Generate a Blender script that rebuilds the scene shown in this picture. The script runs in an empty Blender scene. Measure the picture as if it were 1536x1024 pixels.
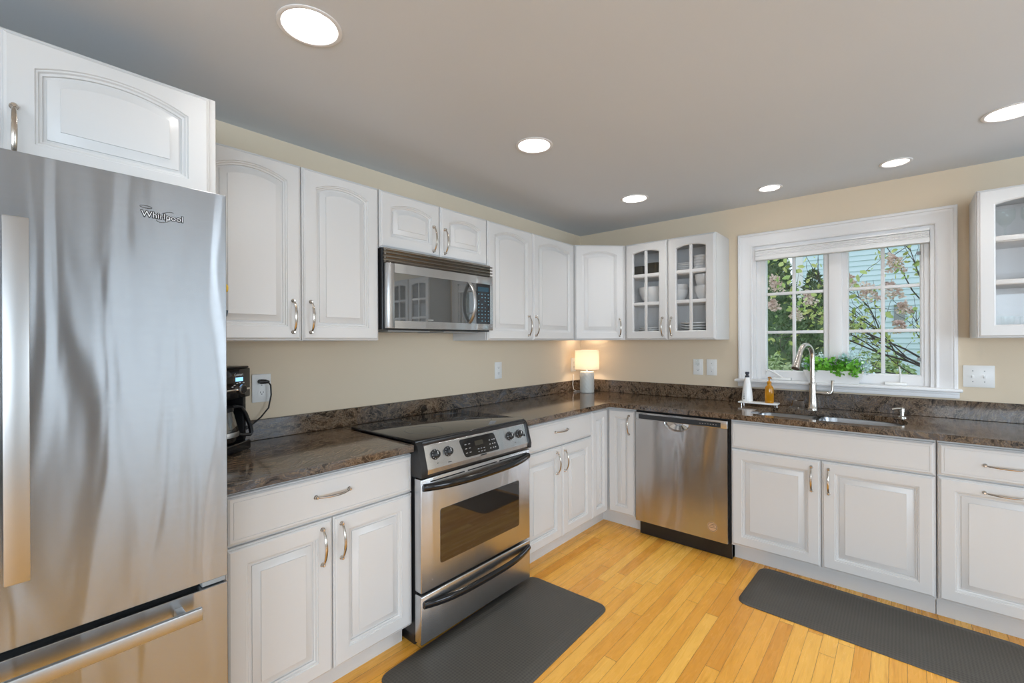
import bpy, bmesh, math, random
from mathutils import Vector, Matrix
R = math.radians
sc = bpy.context.scene
COL = sc.collection
random.seed(7)

# ------------------------------------------------------------------ camera
YAW, PITCH, ROLL, FPX = 0.712, -0.0004, -0.0044, 676.58
cd = bpy.data.cameras.new('camera'); cam = bpy.data.objects.new('camera', cd); COL.objects.link(cam)
cd.sensor_width = 36.0; cd.sensor_fit = 'HORIZONTAL'; cd.lens = FPX / 1536 * 36; cd.clip_start = .05
fw = Vector((-math.sin(YAW), math.cos(YAW), 0)); rt = Vector((math.cos(YAW), math.sin(YAW), 0)); up = Vector((0, 0, 1))
fw2 = fw * math.cos(PITCH) + up * math.sin(PITCH); up2 = up * math.cos(PITCH) - fw * math.sin(PITCH)
rt3 = rt * math.cos(ROLL) + up2 * math.sin(ROLL); up3 = up2 * math.cos(ROLL) - rt * math.sin(ROLL)
m = Matrix((rt3, up3, -fw2)).transposed().to_4x4(); m.translation = (2.2662, -3.6065, 1.3649)
cam.matrix_world = m
sc.camera = cam

# ------------------------------------------------------------------ world, daylight and added fill, exposure
sc.view_settings.view_transform = 'Standard'; sc.view_settings.look = 'None'
sc.view_settings.gamma = 1; sc.view_settings.use_curve_mapping = False
sc.cycles.transparent_max_bounces = 24
sc.view_settings.exposure = 0.15
w = bpy.data.worlds.new('sky'); sc.world = w; w.use_nodes = True
bg = w.node_tree.nodes['Background']; bg.inputs[0].default_value = (.80, .90, 1, 1); bg.inputs[1].default_value = 1.25

def area(name, loc, aim, sx, sy, watts, col):
    l = bpy.data.lights.new(name, 'AREA'); l.shape = 'RECTANGLE'; l.size = sx; l.size_y = sy; l.energy = watts; l.color = col
    o = bpy.data.objects.new(name, l); COL.objects.link(o); o.location = loc
    o.rotation_euler = Vector(aim).to_track_quat('-Z', 'Y').to_euler(); return o
DAY = (.75, .87, 1)
area('daylight_sliding_door', (5.17, -2.45, 1.08), (-1, 0, 0), 1.26, 2.0, 7.5, DAY)
area('added_fill_front_1', (3.25, -6.97, 1.35), (0, 1, .30), 1.2, 1.5, 55, DAY)  # added light at an unseen window, lifts the ceiling
area('added_fill_front_2', (4.55, -6.97, 1.35), (0, 1, .30), 1.1, 1.5, 55, DAY)  # second added light at an unseen window, same lift
area('added_fill_corner', (5.17, -.95, 1.45), (-1, 0, .15), 1.2, 1.2, 30, DAY)  # added light out of view, brightens left wall and cabinets
area('added_fill_side', (5.17, -5.2, 1.45), (-1, .25, .15), 1.9, 1.2, 60, DAY)  # added light out of view, fills the left wall from further back
CAN_STRENGTH = 160.0

H = 2.34      # ceiling
CT = .914     # counter top

# ------------------------------------------------------------------ materials
def mat(name, col=(.8, .8, .8), rough=.5, metal=0., **kw):
    m = bpy.data.materials.new(name); m.use_nodes = True
    b = m.node_tree.nodes['Principled BSDF']
    b.inputs['Base Color'].default_value = (*col, 1); b.inputs['Roughness'].default_value = rough; b.inputs['Metallic'].default_value = metal
    for k, v in kw.items():
        b.inputs[k.replace('_', ' ')].default_value = v
    return m
def nd(nt, t, ins=None, **props):
    n = nt.nodes.new('ShaderNode' + t)
    for k, v in props.items(): setattr(n, k, v)
    for k, v in (ins or {}).items():
        s = n.inputs[k]
        if isinstance(v, bpy.types.NodeSocket): nt.links.new(v, s)
        else: s.default_value = v
    return n
def mth(nt, op, a, b=0., c=None):
    ins = {0: a, 1: b}
    if c is not None: ins[2] = c
    return nd(nt, 'Math', ins, operation=op).outputs[0]
def ramp(nt, fac, stops, interp='LINEAR'):
    n = nd(nt, 'ValToRGB', {0: fac}); cr = n.color_ramp; cr.interpolation = interp
    while len(cr.elements) < len(stops): cr.elements.new(.5)
    for e, (p, c) in zip(cr.elements, stops): e.position = p; e.color = (*c, 1)
    return n.outputs[0]
def mixc(nt, fac, a, b, mode='MIX'):
    n = nd(nt, 'Mix', data_type='RGBA', blend_type=mode)
    for s, v in ((n.inputs[0], fac), (n.inputs[6], a), (n.inputs[7], b)):
        if isinstance(v, bpy.types.NodeSocket): nt.links.new(v, s)
        else: s.default_value = v if not isinstance(v, tuple) else (*v, 1)
    return n.outputs[2]
def bump(nt, h, strength, dist=.01):
    return nd(nt, 'Bump', {'Strength': strength, 'Distance': dist, 'Height': h}).outputs[0]
def objc(nt): return nd(nt, 'TexCoord').outputs['Object']
def posn(nt): return nd(nt, 'NewGeometry').outputs['Position']
def P(m): return m.node_tree.nodes['Principled BSDF']

def paint(name, col, rough, sc_=60., st=.04):
    m = mat(name, col, rough); nt = m.node_tree
    n = nd(nt, 'TexNoise', {'Vector': posn(nt), 'Scale': sc_, 'Detail': 4.})
    nt.links.new(bump(nt, n.outputs[0], st, .004), P(m).inputs['Normal'])
    n2 = nd(nt, 'TexNoise', {'Vector': posn(nt), 'Scale': 1.3, 'Detail': 2.})
    c = mixc(nt, n2.outputs[0], tuple(x * .96 for x in col), tuple(min(1, x * 1.03) for x in col))
    nt.links.new(c, P(m).inputs['Base Color']); return m
M = {}
M['cabinet'] = paint('white_cabinet_paint', (.65, .645, .635), .34, 25., .01)
M['trim'] = paint('white_trim_paint', (.80, .80, .80), .35, 30., .01)
M['wall'] = paint('beige_wall_paint', (.72, .61, .46), .75, 120., .05)
M['ceiling'] = paint('white_ceiling_paint', (.67, .705, .745), .85, 14., .09)
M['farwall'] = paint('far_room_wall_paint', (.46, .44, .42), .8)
M['reflector'] = mat('satin_reflector', (.55, .53, .50), .4)
M['melamine'] = mat('white_laminate', (.88, .87, .86), .4)  # whiter than the cabinet paint, to brighten the cabinet insides
M['nickel'] = mat('brushed_nickel', (.56, .51, .45), .22, 1.)
M['faucet'] = mat('satin_nickel', (.58, .55, .50), .24, 1.)
M['chrome'] = mat('chrome', (.75, .75, .75), .08, 1.)
M['black'] = mat('black_plastic', (.012, .012, .013), .3)
M['blackgloss'] = mat('gloss_black', (.008, .008, .009), .08)
M['dark'] = mat('dark_gap', (.01, .01, .01), .8)
M['ovenglass'] = mat('dark_oven_glass', (.018, .014, .011), .04, 0., IOR=1.9)
M['mwglass'] = mat('mirrored_microwave_glass', (.06, .064, .064), .02, 0., IOR=2.3)
M['cooktop'] = mat('black_ceramic_glass', (.008, .008, .009), .05, 0., IOR=1.75)
M['white'] = mat('white_plastic', (.82, .82, .80), .35)
M['ceramic'] = mat('white_ceramic', (.86, .86, .85), .18)
M['navy'] = mat('navy_rubber', (.03, .04, .06), .5)
M['printgrey'] = mat('grey_print', (.33, .33, .33), .5)
M['printwhite'] = mat('white_print', (.75, .78, .8), .4)
M['darkdish'] = mat('dark_bronze_glass_dish', (.035, .030, .020), .2)
M['grey'] = mat('grey_plastic', (.30, .31, .31), .45)
M['yellow'] = mat('yellow_magnet', (.75, .50, .05), .5)
M['darkblue'] = mat('dark_blue_magnet', (.02, .06, .10), .4)
M['tag'] = mat('copper_sticker', (.62, .45, .30), .4, .5)

def steel(name, col, rough, wav, aniso=.75, wave_scale=(3., 5., .55)):
    m = mat(name, col, rough, 1.); nt = m.node_tree; b = P(m)
    b.inputs['Anisotropic'].default_value = aniso; b.inputs['Anisotropic Rotation'].default_value = .25
    nt.links.new(nd(nt, 'Tangent', direction_type='RADIAL', axis='Z').outputs[0], b.inputs['Tangent'])
    v = nd(nt, 'Mapping', {'Vector': posn(nt), 'Scale': wave_scale}).outputs[0]
    n = nd(nt, 'TexNoise', {'Vector': v, 'Scale': 1.6, 'Detail': 1.5, 'Distortion': .6})
    v2 = nd(nt, 'Mapping', {'Vector': posn(nt), 'Scale': (8., 8., 700.)}).outputs[0]
    n2 = nd(nt, 'TexNoise', {'Vector': v2, 'Scale': 1., 'Detail': 2.})
    b1 = nd(nt, 'Bump', {'Strength': wav, 'Distance': .02, 'Height': n.outputs[0]})
    b2 = nd(nt, 'Bump', {'Strength': .02, 'Distance': .001, 'Height': n2.outputs[0], 'Normal': b1.outputs[0]})
    nt.links.new(b2.outputs[0], b.inputs['Normal'])
    c = mixc(nt, n2.outputs[0], tuple(x * .93 for x in col), tuple(min(1, x * 1.05) for x in col))
    nt.links.new(c, b.inputs['Base Color']); return m
M['fridge'] = steel('brushed_steel_refrigerator', (.43, .445, .46), .27, .42, aniso=.8, wave_scale=(3., 6., .9))
M['steel'] = steel('brushed_steel', (.57, .575, .585), .25, .15)
M['dwsteel'] = steel('brushed_steel_dishwasher', (.52, .51, .505), .24, .6)
M['handlesteel'] = mat('satin_steel', (.49, .49, .485), .36, 1.)
M['sinksteel'] = mat('sink_steel', (.40, .41, .42), .28, 1.)

def granite():
    m = mat('brown_granite', (.1, .07, .05), .10); nt = m.node_tree; b = P(m)
    p = posn(nt)
    wn = nd(nt, 'TexNoise', {'Vector': p, 'Scale': 2.2, 'Detail': 2.5})
    wv = nd(nt, 'VectorMath', {0: wn.outputs[1], 1: (.5, .5, .5)}, operation='SUBTRACT')
    ws = nd(nt, 'VectorMath', {0: wv.outputs[0], 'Scale': .42}, operation='SCALE')
    pw = nd(nt, 'VectorMath', {0: p, 1: ws.outputs[0]}, operation='ADD').outputs[0]
    st = nd(nt, 'Mapping', {'Vector': pw, 'Scale': (17., 3.2, 12.), 'Rotation': (.35, .3, .8)}).outputs[0]
    f = nd(nt, 'TexNoise', {'Vector': st, 'Scale': 1.7, 'Detail': 7., 'Roughness': .62, 'Distortion': .9})
    fine = nd(nt, 'TexNoise', {'Vector': p, 'Scale': 140., 'Detail': 3., 'Roughness': .7})
    a = mth(nt, 'ADD', f.outputs[0], mth(nt, 'MULTIPLY', mth(nt, 'SUBTRACT', fine.outputs[0], .5), .30))
    c1 = ramp(nt, a, [(.30, (.014, .010, .007)), (.42, (.042, .026, .015)), (.49, (.10, .060, .033)), (.54, (.20, .13, .078)), (.59, (.065, .046, .034)), (.66, (.15, .098, .06)), (.76, (.33, .25, .17))])
    c2 = ramp(nt, a, [(.30, (.018, .018, .020)), (.42, (.055, .050, .047)), (.50, (.135, .110, .092)), (.56, (.085, .083, .085)), (.63, (.12, .12, .13)), (.78, (.34, .29, .24))])
    v2 = nd(nt, 'TexNoise', {'Vector': st, 'Scale': 4.5, 'Detail': 4., 'Distortion': .5})
    vein = mth(nt, 'LESS_THAN', mth(nt, 'ABSOLUTE', mth(nt, 'SUBTRACT', v2.outputs[0], .5)), .028)
    b.inputs['Specular IOR Level'].default_value = .32
    big = nd(nt, 'TexNoise', {'Vector': p, 'Scale': 1.7, 'Detail': 2.})
    sel = ramp(nt, big.outputs[0], [(.46, (0, 0, 0)), (.58, (1, 1, 1))])
    nt.links.new(mixc(nt, mth(nt, 'MULTIPLY', vein, .55), mixc(nt, sel, c1, c2), mixc(nt, fine.outputs[0], (.10, .07, .045), (.42, .32, .22))), b.inputs['Base Color'])
    return m
M['granite'] = granite()

def floor_mat():
    m = mat('oak_strip_floor', (.6, .33, .1), .26); nt = m.node_tree; b = P(m)
    s = nd(nt, 'SeparateXYZ', {0: posn(nt)}); x, y = s.outputs[0], s.outputs[1]
    xr = mth(nt, 'DIVIDE', x, .0585); row = mth(nt, 'FLOOR', xr)
    rnd = nd(nt, 'TexWhiteNoise', {'W': row}, noise_dimensions='1D').outputs[0]
    yr = mth(nt, 'ADD', mth(nt, 'DIVIDE', y, 1.15), mth(nt, 'MULTIPLY', rnd, 7.31)); pl = mth(nt, 'FLOOR', yr)
    idv = nd(nt, 'CombineXYZ', {0: row, 1: pl, 2: 0.})
    wn = nd(nt, 'TexWhiteNoise', {'Vector': idv.outputs[0]}, noise_dimensions='3D')
    r1 = wn.outputs[0]
    off = nd(nt, 'CombineXYZ', {0: mth(nt, 'MULTIPLY', x, 30.), 1: mth(nt, 'MULTIPLY', y, 2.2), 2: mth(nt, 'MULTIPLY', r1, 50.)})
    g = nd(nt, 'TexNoise', {'Vector': off.outputs[0], 'Scale': 1.3, 'Detail': 6., 'Roughness': .6, 'Distortion': 1.2})
    off2 = nd(nt, 'CombineXYZ', {0: mth(nt, 'MULTIPLY', x, 240.), 1: mth(nt, 'MULTIPLY', y, 9.), 2: mth(nt, 'MULTIPLY', r1, 31.)})
    g2 = nd(nt, 'TexNoise', {'Vector': off2.outputs[0], 'Scale': 1., 'Detail': 3.})
    base = ramp(nt, r1, [(0., (.76, .335, .045)), (.35, (.87, .415, .060)), (.7, (.93, .475, .075)), (1., (.97, .54, .105))])
    gr = ramp(nt, mth(nt, 'ADD', mth(nt, 'MULTIPLY', g.outputs[0], .75), mth(nt, 'MULTIPLY', g2.outputs[0], .25)), [(.30, (.74, .64, .52)), (.46, (.98, .97, .95)), (.7, (1.0, 1., 1.))])
    c = mixc(nt, 1., base, gr, 'MULTIPLY')
    fx = mth(nt, 'FRACT', xr); fy = mth(nt, 'FRACT', yr)
    ex = mth(nt, 'MINIMUM', fx, mth(nt, 'SUBTRACT', 1., fx)); ey = mth(nt, 'MINIMUM', fy, mth(nt, 'SUBTRACT', 1., fy))
    j = mth(nt, 'MAXIMUM', mth(nt, 'LESS_THAN', ex, .016), mth(nt, 'LESS_THAN', ey, .0013))
    c = mixc(nt, mth(nt, 'MULTIPLY', j, .78), c, (.16, .075, .02))
    nt.links.new(c, b.inputs['Base Color'])
    nt.links.new(bump(nt, mth(nt, 'SUBTRACT', 1., j), .25, .0015), b.inputs['Normal'])
    nt.links.new(mth(nt, 'ADD', .20, mth(nt, 'MULTIPLY', g.outputs[0], .14)), b.inputs['Roughness'])
    return m
M['floor'] = floor_mat()

def mat_rubber():
    m = mat('dark_foam_mat', (.055, .050, .042), .5); nt = m.node_tree; b = P(m)
    v = nd(nt, 'Mapping', {'Vector': posn(nt), 'Rotation': (0, 0, R(45)), 'Scale': (110., 110., 0.)}).outputs[0]
    ch = nd(nt, 'TexChecker', {'Vector': v, 'Scale': 1.})
    nt.links.new(bump(nt, ch.outputs[1], .5, .0015), b.inputs['Normal'])
    n = nd(nt, 'TexNoise', {'Vector': posn(nt), 'Scale': 45., 'Detail': 2.})
    sp = ramp(nt, n.outputs[0], [(.72, (.055, .050, .042)), (.80, (.10, .095, .085))])
    c = mixc(nt, mth(nt, 'MULTIPLY', ch.outputs[1], .6), sp, (.098, .090, .076))
    nt.links.new(c, b.inputs['Base Color']); return m
M['mat'] = mat_rubber()

def glass_mat(name, tint, refl, edge=.5):
    m = bpy.data.materials.new(name); m.use_nodes = True; nt = m.node_tree; nt.nodes.clear()
    t = nd(nt, 'BsdfTransparent', {0: (*tint, 1)}); g = nd(nt, 'BsdfGlossy', {0: (1, 1, 1, 1), 1: .02})
    lw = nd(nt, 'LayerWeight', {0: .15})
    f = mth(nt, 'ADD', mth(nt, 'MULTIPLY', lw.outputs[1], edge), refl)
    mx = nd(nt, 'MixShader', {0: f, 1: t.outputs[0], 2: g.outputs[0]})
    o = nd(nt, 'OutputMaterial'); nt.links.new(mx.outputs[0], o.inputs[0]); return m
M['pane'] = glass_mat('window_glass', (.96, .98, .98), .02)
M['cabglass'] = glass_mat('cabinet_glass', (.97, .97, .97), .015, .3)
M['clear'] = glass_mat('clear_glassware', (.97, .98, .975), .01, .16)
M['carafe'] = glass_mat('carafe_glass', (.55, .57, .58), .10)
M['amber'] = mat('amber_glass', (.85, .40, .015), .08, 0., Transmission_Weight=.55)
M['acrylic'] = glass_mat('smoky_acrylic', (.72, .66, .60), .10)
def emit(name, col, s):
    m = bpy.data.materials.new(name); m.use_nodes = True; nt = m.node_tree; nt.nodes.clear()
    e = nd(nt, 'Emission', {0: (*col, 1), 1: s}); o = nd(nt, 'OutputMaterial'); nt.links.new(e.outputs[0], o.inputs[0]); return m
M['lens'] = emit('ceiling_light_lens', (1, .97, .94), CAN_STRENGTH)
M['lcd'] = emit('blue_lcd', (.25, .55, 1), 1.6)
M['bulb'] = emit('lamp_bulb', (1, .80, .60), 90.)
def shade_mat():
    m = bpy.data.materials.new('lamp_shade_fabric'); m.use_nodes = True; nt = m.node_tree; nt.nodes.clear()
    d = nd(nt, 'BsdfDiffuse', {0: (.85, .80, .74, 1)}); t = nd(nt, 'BsdfTranslucent', {0: (.85, .78, .68, 1)})
    mx = nd(nt, 'MixShader', {0: .5, 1: d.outputs[0], 2: t.outputs[0]})
    o = nd(nt, 'OutputMaterial'); nt.links.new(mx.outputs[0], o.inputs[0]); return m
M['shade'] = shade_mat()
def leafmat(name, c1, c2, tr=.3):
    m = mat(name, c1, .5); nt = m.node_tree; b = P(m)
    n = nd(nt, 'TexNoise', {'Vector': posn(nt), 'Scale': 9., 'Detail': 2.})
    nt.links.new(ramp(nt, n.outputs[0], [(.35, c1), (.65, c2)]), b.inputs['Base Color'])
    b.inputs['Subsurface Weight'].default_value = 0
    return m
M['leaf'] = leafmat('bright_green_leaf', (.07, .30, .02), (.22, .55, .06))
M['paleflower'] = leafmat('pale_blue_flower', (.45, .68, .68), (.72, .86, .84))
M['evergreen'] = leafmat('evergreen_foliage', (.06, .12, .05), (.17, .26, .11))
M['shrub'] = leafmat('shrub_foliage', (.24, .38, .15), (.46, .58, .28))
M['hydleaf'] = leafmat('hydrangea_leaf', (.30, .48, .12), (.62, .64, .22))
M['palebush'] = leafmat('pale_shrub_foliage', (.35, .48, .20), (.60, .70, .42))
M['flower'] = leafmat('dusty_pink_flower', (.72, .52, .48), (.88, .76, .68))
M['bark'] = mat('grey_bark', (.07, .06, .06), .8)
M['siding'] = paint('pale_blue_siding', (.66, .80, .84), .7, 20., .02)
M['lawn'] = leafmat('lawn', (.10, .20, .05), (.18, .30, .08))
M['roof'] = mat('grey_roof_shingle', (.12, .13, .15), .8)

# ------------------------------------------------------------------ mesh builder
class MB:
    def __init__(s): s.v = []; s.f = []
    def add(s, vs, fs):
        k = len(s.v); s.v += [tuple(p) for p in vs]; s.f += [tuple(k + i for i in f) for f in fs]; return s
    def box(s, a0, a1, d0, d1, z0, z1, bev=0., seg=2):
        if bev <= 0:
            vs = [(x, y, z) for x in (a0, a1) for y in (d0, d1) for z in (z0, z1)]
            return s.add(vs, [(0, 1, 3, 2), (4, 6, 7, 5), (0, 4, 5, 1), (2, 3, 7, 6), (0, 2, 6, 4), (1, 5, 7, 3)])
        bm = bmesh.new(); bmesh.ops.create_cube(bm, size=1)
        for v in bm.verts: v.co = ((a0 + a1) / 2 + v.co.x * (a1 - a0), (d0 + d1) / 2 + v.co.y * (d1 - d0), (z0 + z1) / 2 + v.co.z * (z1 - z0))
        bmesh.ops.bevel(bm, geom=bm.edges[:], offset=bev, segments=seg, affect='EDGES', profile=.5)
        return s.addbm(bm)
    def addbm(s, bm):
        bm.verts.index_update()
        s.add([v.co[:] for v in bm.verts], [[v.index for v in f.verts] for f in bm.faces]); bm.free(); return s
    def loops(s, L, close_first=False, close_last=False, cyc=True):
        n = len(L[0]); k = len(s.v)
        for l in L: s.v += [tuple(p) for p in l]
        for i in range(len(L) - 1):
            for j in range(n if cyc else n - 1):
                j2 = (j + 1) % n
                s.f.append((k + i * n + j, k + i * n + j2, k + (i + 1) * n + j2, k + (i + 1) * n + j))
        if close_first: s.f.append(tuple(k + j for j in range(n))[::-1])
        if close_last: s.f.append(tuple(k + (len(L) - 1) * n + j for j in range(n)))
        return s
    def lathe(s, c, prof, n=32, caps=(True, True), axis='z', sx=1., sy=1.):
        L = []
        for r, h in prof:
            l = []
            for i in range(n):
                t = 2 * math.pi * i / n; x, y = r * math.cos(t) * sx, r * math.sin(t) * sy
                if axis == 'z': l.append((c[0] + x, c[1] + y, c[2] + h))
                elif axis == 'd': l.append((c[0] + x, c[1] + h, c[2] + y))
                else: l.append((c[0] + h, c[1] + x, c[2] + y))
            L.append(l)
        return s.loops(L, caps[0], caps[1])
    def tube(s, pts, rad, n=10, flat=1.):
        pts = [Vector(p) for p in pts]; rads = rad if isinstance(rad, (list, tuple)) else [rad] * len(pts)
        T = [(pts[min(i + 1, len(pts) - 1)] - pts[max(i - 1, 0)]).normalized() for i in range(len(pts))]
        ref = Vector((0, 0, 1)) if abs(T[0].z) < .8 else Vector((1, 0, 0))
        u = T[0].cross(ref).normalized(); L = []
        for p, t, r in zip(pts, T, rads):
            u = (u - t * u.dot(t)).normalized(); v = t.cross(u)
            L.append([p + u * (r * math.cos(2 * math.pi * i / n)) + v * (r * flat * math.sin(2 * math.pi * i / n)) for i in range(n)])
        return s.loops(L, True, True)
    def prism(s, poly, lo, hi, axis='z'):
        f = {'z': lambda p, h: (p[0], p[1], h), 'd': lambda p, h: (p[0], h, p[1]), 'a': lambda p, h: (h, p[0], p[1])}[axis]
        return s.loops([[f(p, lo) for p in poly], [f(p, hi) for p in poly]], True, True)
    def sphere(s, c, r, n=12, m_=8, sc3=(1, 1, 1)):
        prof = [(max(1e-4, r * math.sin(math.pi * i / m_)), -r * math.cos(math.pi * i / m_)) for i in range(m_ + 1)]
        L = [[(c[0] + q * math.cos(2 * math.pi * j / n) * sc3[0], c[1] + q * math.sin(2 * math.pi * j / n) * sc3[1], c[2] + h * sc3[2]) for j in range(n)] for q, h in prof]
        return s.loops(L, True, True)
    def text(s, txt, size, a, d, z, ext=.001, off=0., align='CENTER', shear=0.):
        c = bpy.data.curves.new('t', 'FONT'); c.body = txt; c.size = size; c.extrude = ext; c.offset = off; c.align_x = align; c.align_y = 'CENTER'; c.shear = shear; c.resolution_u = 3
        o = bpy.data.objects.new('t', c); COL.objects.link(o)
        dg = bpy.context.evaluated_depsgraph_get(); me = bpy.data.meshes.new_from_object(o.evaluated_get(dg))
        s.add([(a + v.co.x, d + v.co.z, z + v.co.y) for v in me.vertices], [tuple(f.vertices) for f in me.polygons])
        bpy.data.objects.remove(o); bpy.data.curves.remove(c); bpy.data.meshes.remove(me); return s
    def leaf(s, c, size, rnd, droop=None, wide=.55):
        d = Vector((rnd.gauss(0, 1), rnd.gauss(0, 1), rnd.gauss(0, .7))).normalized() if droop is None else Vector(droop).normalized()
        u = d.cross(Vector((rnd.gauss(0, 1), rnd.gauss(0, 1), rnd.gauss(0, 1)))).normalized(); n = d.cross(u)
        c = Vector(c); h = size * wide * .5
        vs = [c, c + d * size * .35 + u * h + n * size * .06, c + d * size * .72 + u * h * .8 + n * size * .05, c + d * size, c + d * size * .72 - u * h * .8 + n * size * .05, c + d * size * .35 - u * h + n * size * .06, c + d * size * .5]
        return s.add(vs, [(0, 1, 2, 6), (6, 2, 3), (6, 3, 4), (0, 6, 4, 5)])

def build(name, mb, m, parent=None, xf=None, angle=35, recalc=True):
    me = bpy.data.meshes.new(name)
    vs = [xf(p) for p in mb.v] if xf else mb.v
    me.from_pydata(vs, [], mb.f)
    bm = bmesh.new(); bm.from_mesh(me)
    bmesh.ops.remove_doubles(bm, verts=bm.verts[:], dist=1e-6)
    if recalc: bmesh.ops.recalc_face_normals(bm, faces=bm.faces[:])
    for f in bm.faces: f.smooth = True
    bm.to_mesh(me); bm.free()
    me.set_sharp_from_angle(angle=R(angle))
    me.materials.append(M[m] if isinstance(m, str) else m)
    o = bpy.data.objects.new(name, me); COL.objects.link(o)
    if parent is not None: o.parent = parent
    return o
def tag(o, label=None, cat=None, group=None, kind=None):
    if label: o['label'] = label
    if cat: o['category'] = cat
    if group: o['group'] = group
    if kind: o['kind'] = kind
    return o

def rnd_poly(p, r, n=5):
    """a polygon with every corner rounded"""
    out = []; k = len(p)
    for i in range(k):
        a, b, c = Vector(p[i - 1]).to_2d(), Vector(p[i]).to_2d(), Vector(p[(i + 1) % k]).to_2d()
        q = min(r, (a - b).length * .49, (c - b).length * .49)
        s_, e = b + (a - b).normalized() * q, b + (c - b).normalized() * q
        for j in range(n + 1):
            t = j / n; v = s_ * (1 - t) ** 2 * 1. + b * 2 * t * (1 - t) + e * t * t; out.append((v.x, v.y))
    return out
def rrect(a0, a1, z0, z1, r, n=6): return rnd_poly([(a0, z0), (a1, z0), (a1, z1), (a0, z1)], r * 1.4, n)

class Thing:
    """frame 'R': along the range wall (a = world y, d = out of the wall); 'W': along the window wall (a = world x); or an angle with an origin"""
    def __init__(s, name, label, cat, frame='W', at=(0, 0, 0), group=None, kind=None, origin=None):
        s.at = at
        if frame == 'R': ang, base = math.pi / 2, Vector((at[1], at[0], at[2]))
        elif frame == 'W': ang, base = 0., Vector((at[0], -at[1], at[2]))
        else: ang, base = frame, None
        if base is None:
            o = Vector(origin or (0, 0, 0)); ca, sa = math.cos(ang), math.sin(ang); lx, ly = at[0], -at[1]
            base = o + Vector((lx * ca - ly * sa, lx * sa + ly * ca, at[2]))
        s.o = bpy.data.objects.new(name, None); COL.objects.link(s.o); s.o.empty_display_size = .1
        s.o.location = base; s.o.rotation_euler = (0, 0, ang)
        tag(s.o, label, cat, group, kind)
    def xf(s, p): return (p[0] - s.at[0], -(p[1] - s.at[1]), p[2] - s.at[2])
    def part(s, name, mb, m, parent=None, label=None, **k):
        o = build(name, mb, m, parent or s.o, s.xf, **k)
        if label: o['label'] = label
        return o

def solo(name, mb, m, label, cat, group=None, at=None, kind=None, **k):
    """a thing that is one mesh, in world coordinates, its origin at AT"""
    a = Vector(at or (0, 0, 0))
    o = build(name, mb, m, None, (lambda p: tuple(Vector(p) - a)), **k); o.location = a
    return tag(o, label, cat, group, kind)
def struct(name, mb, m, parent=None, **k):
    o = build(name, mb, m, parent, **k)
    if parent is None: o['kind'] = 'structure'
    return o

# ------------------------------------------------------------------ cabinet doors
def arc_loop(a0, a1, z0, z1, ins, rise, n, d):
    """rectangle inset by INS with a concentric segmental arch at the top"""
    l, r, b = a0 + ins, a1 - ins, z0 + ins
    pts = [(l, d, b), (r, d, b)]
    cx = (a0 + a1) / 2
    if rise > 0:
        hw = (a1 - a0) / 2; Rr = (hw * hw + rise * rise) / (2 * rise); cz = z1 - Rr; Rr -= ins
    for i in range(n + 1):
        x = r + (l - r) * i / n
        z = cz + math.sqrt(max(1e-9, Rr * Rr - (x - cx) ** 2)) if rise > 0 else z1 - ins
        pts.append((x, d, z))
    return pts
def door_mesh(a0, a1, z0, z1, d, st=.058, topst=None, rise=0., th=.022, kind='panel'):
    mb = MB(); n = 14 if rise > 0 else 2
    O = lambda ins, dd: arc_loop(a0, a1, z0, z1, ins, 0, n, d + dd)
    L = [O(0, 0), O(0, th - .011), O(.0025, th - .008), O(.006, th - .008), O(.0065, th - .004), O(.012, th)]
    if kind == 'slab':
        L += [O(.019, th), O(.0195, th - .002), O(.0225, th - .002), O(.023, th)]
        return mb.loops(L, True, True)
    tp = topst or st
    ia0, ia1, iz0, iz1 = a0 + st, a1 - st, z0 + st, z1 - tp + rise
    I = lambda ins, dd: arc_loop(ia0, ia1, iz0, iz1, ins, rise, n, d + dd)
    if kind == 'panel':
        L += [I(0, th), I(.002, th - .004), I(.006, th - .004), I(.009, th - .009), I(.014, th - .011), I(.015, th - .0165),
              I(.022, th - .0165), I(.0225, th - .0125), I(.046, th - .003), I(.0465, th), I(.049, th)]
        return mb.loops(L, True, True)
    L += [I(0, th), I(.003, th - .003), I(.006, th - .005), I(.007, th - .014), I(.007, 0)]
    return mb.loops(L + [L[0]])
def handle_mesh(a, z, d, ln=.15, vert=True):
    """bow pull with flattened bar and two round feet"""
    mb = MB(); h = ln / 2 - .009; pts = []; rad = []
    for i in range(17):
        t = -1 + 2 * i / 16; q = t * h; dd = d + .006 + .026 * (1 - t * t) ** .7
        pts.append((a, dd, z + q) if vert else (a + q, dd, z)); rad.append(.0040 + .0018 * abs(math.cos(t * 1.57)))
    mb.tube(pts, rad, 10, .8)
    for s_ in (-1, 1):
        c = (a, d, z + s_ * h) if vert else (a + s_ * h, d, z)
        mb.lathe(c, [(.0085, 0), (.0085, .002), (.0065, .004), (.005, .009), (.0062, .013), (.004, .016)], 14, axis='d')
    return mb
HL = 'brushed nickel bow handle'
def put_door(t, a0, a1, z0, z1, d, rise=0., kind='panel', name='door', handle=None, topst=None, st=.058, vert=True, label=None):
    o = t.part(name, door_mesh(a0, a1, z0, z1, d, st, topst, rise, kind=kind), 'cabinet', label=label)
    if handle: t.part('handle', handle_mesh(handle[0], handle[1], d + .022, handle[2] if len(handle) > 2 else .15, vert), 'nickel', o, HL)
    return o

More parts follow.
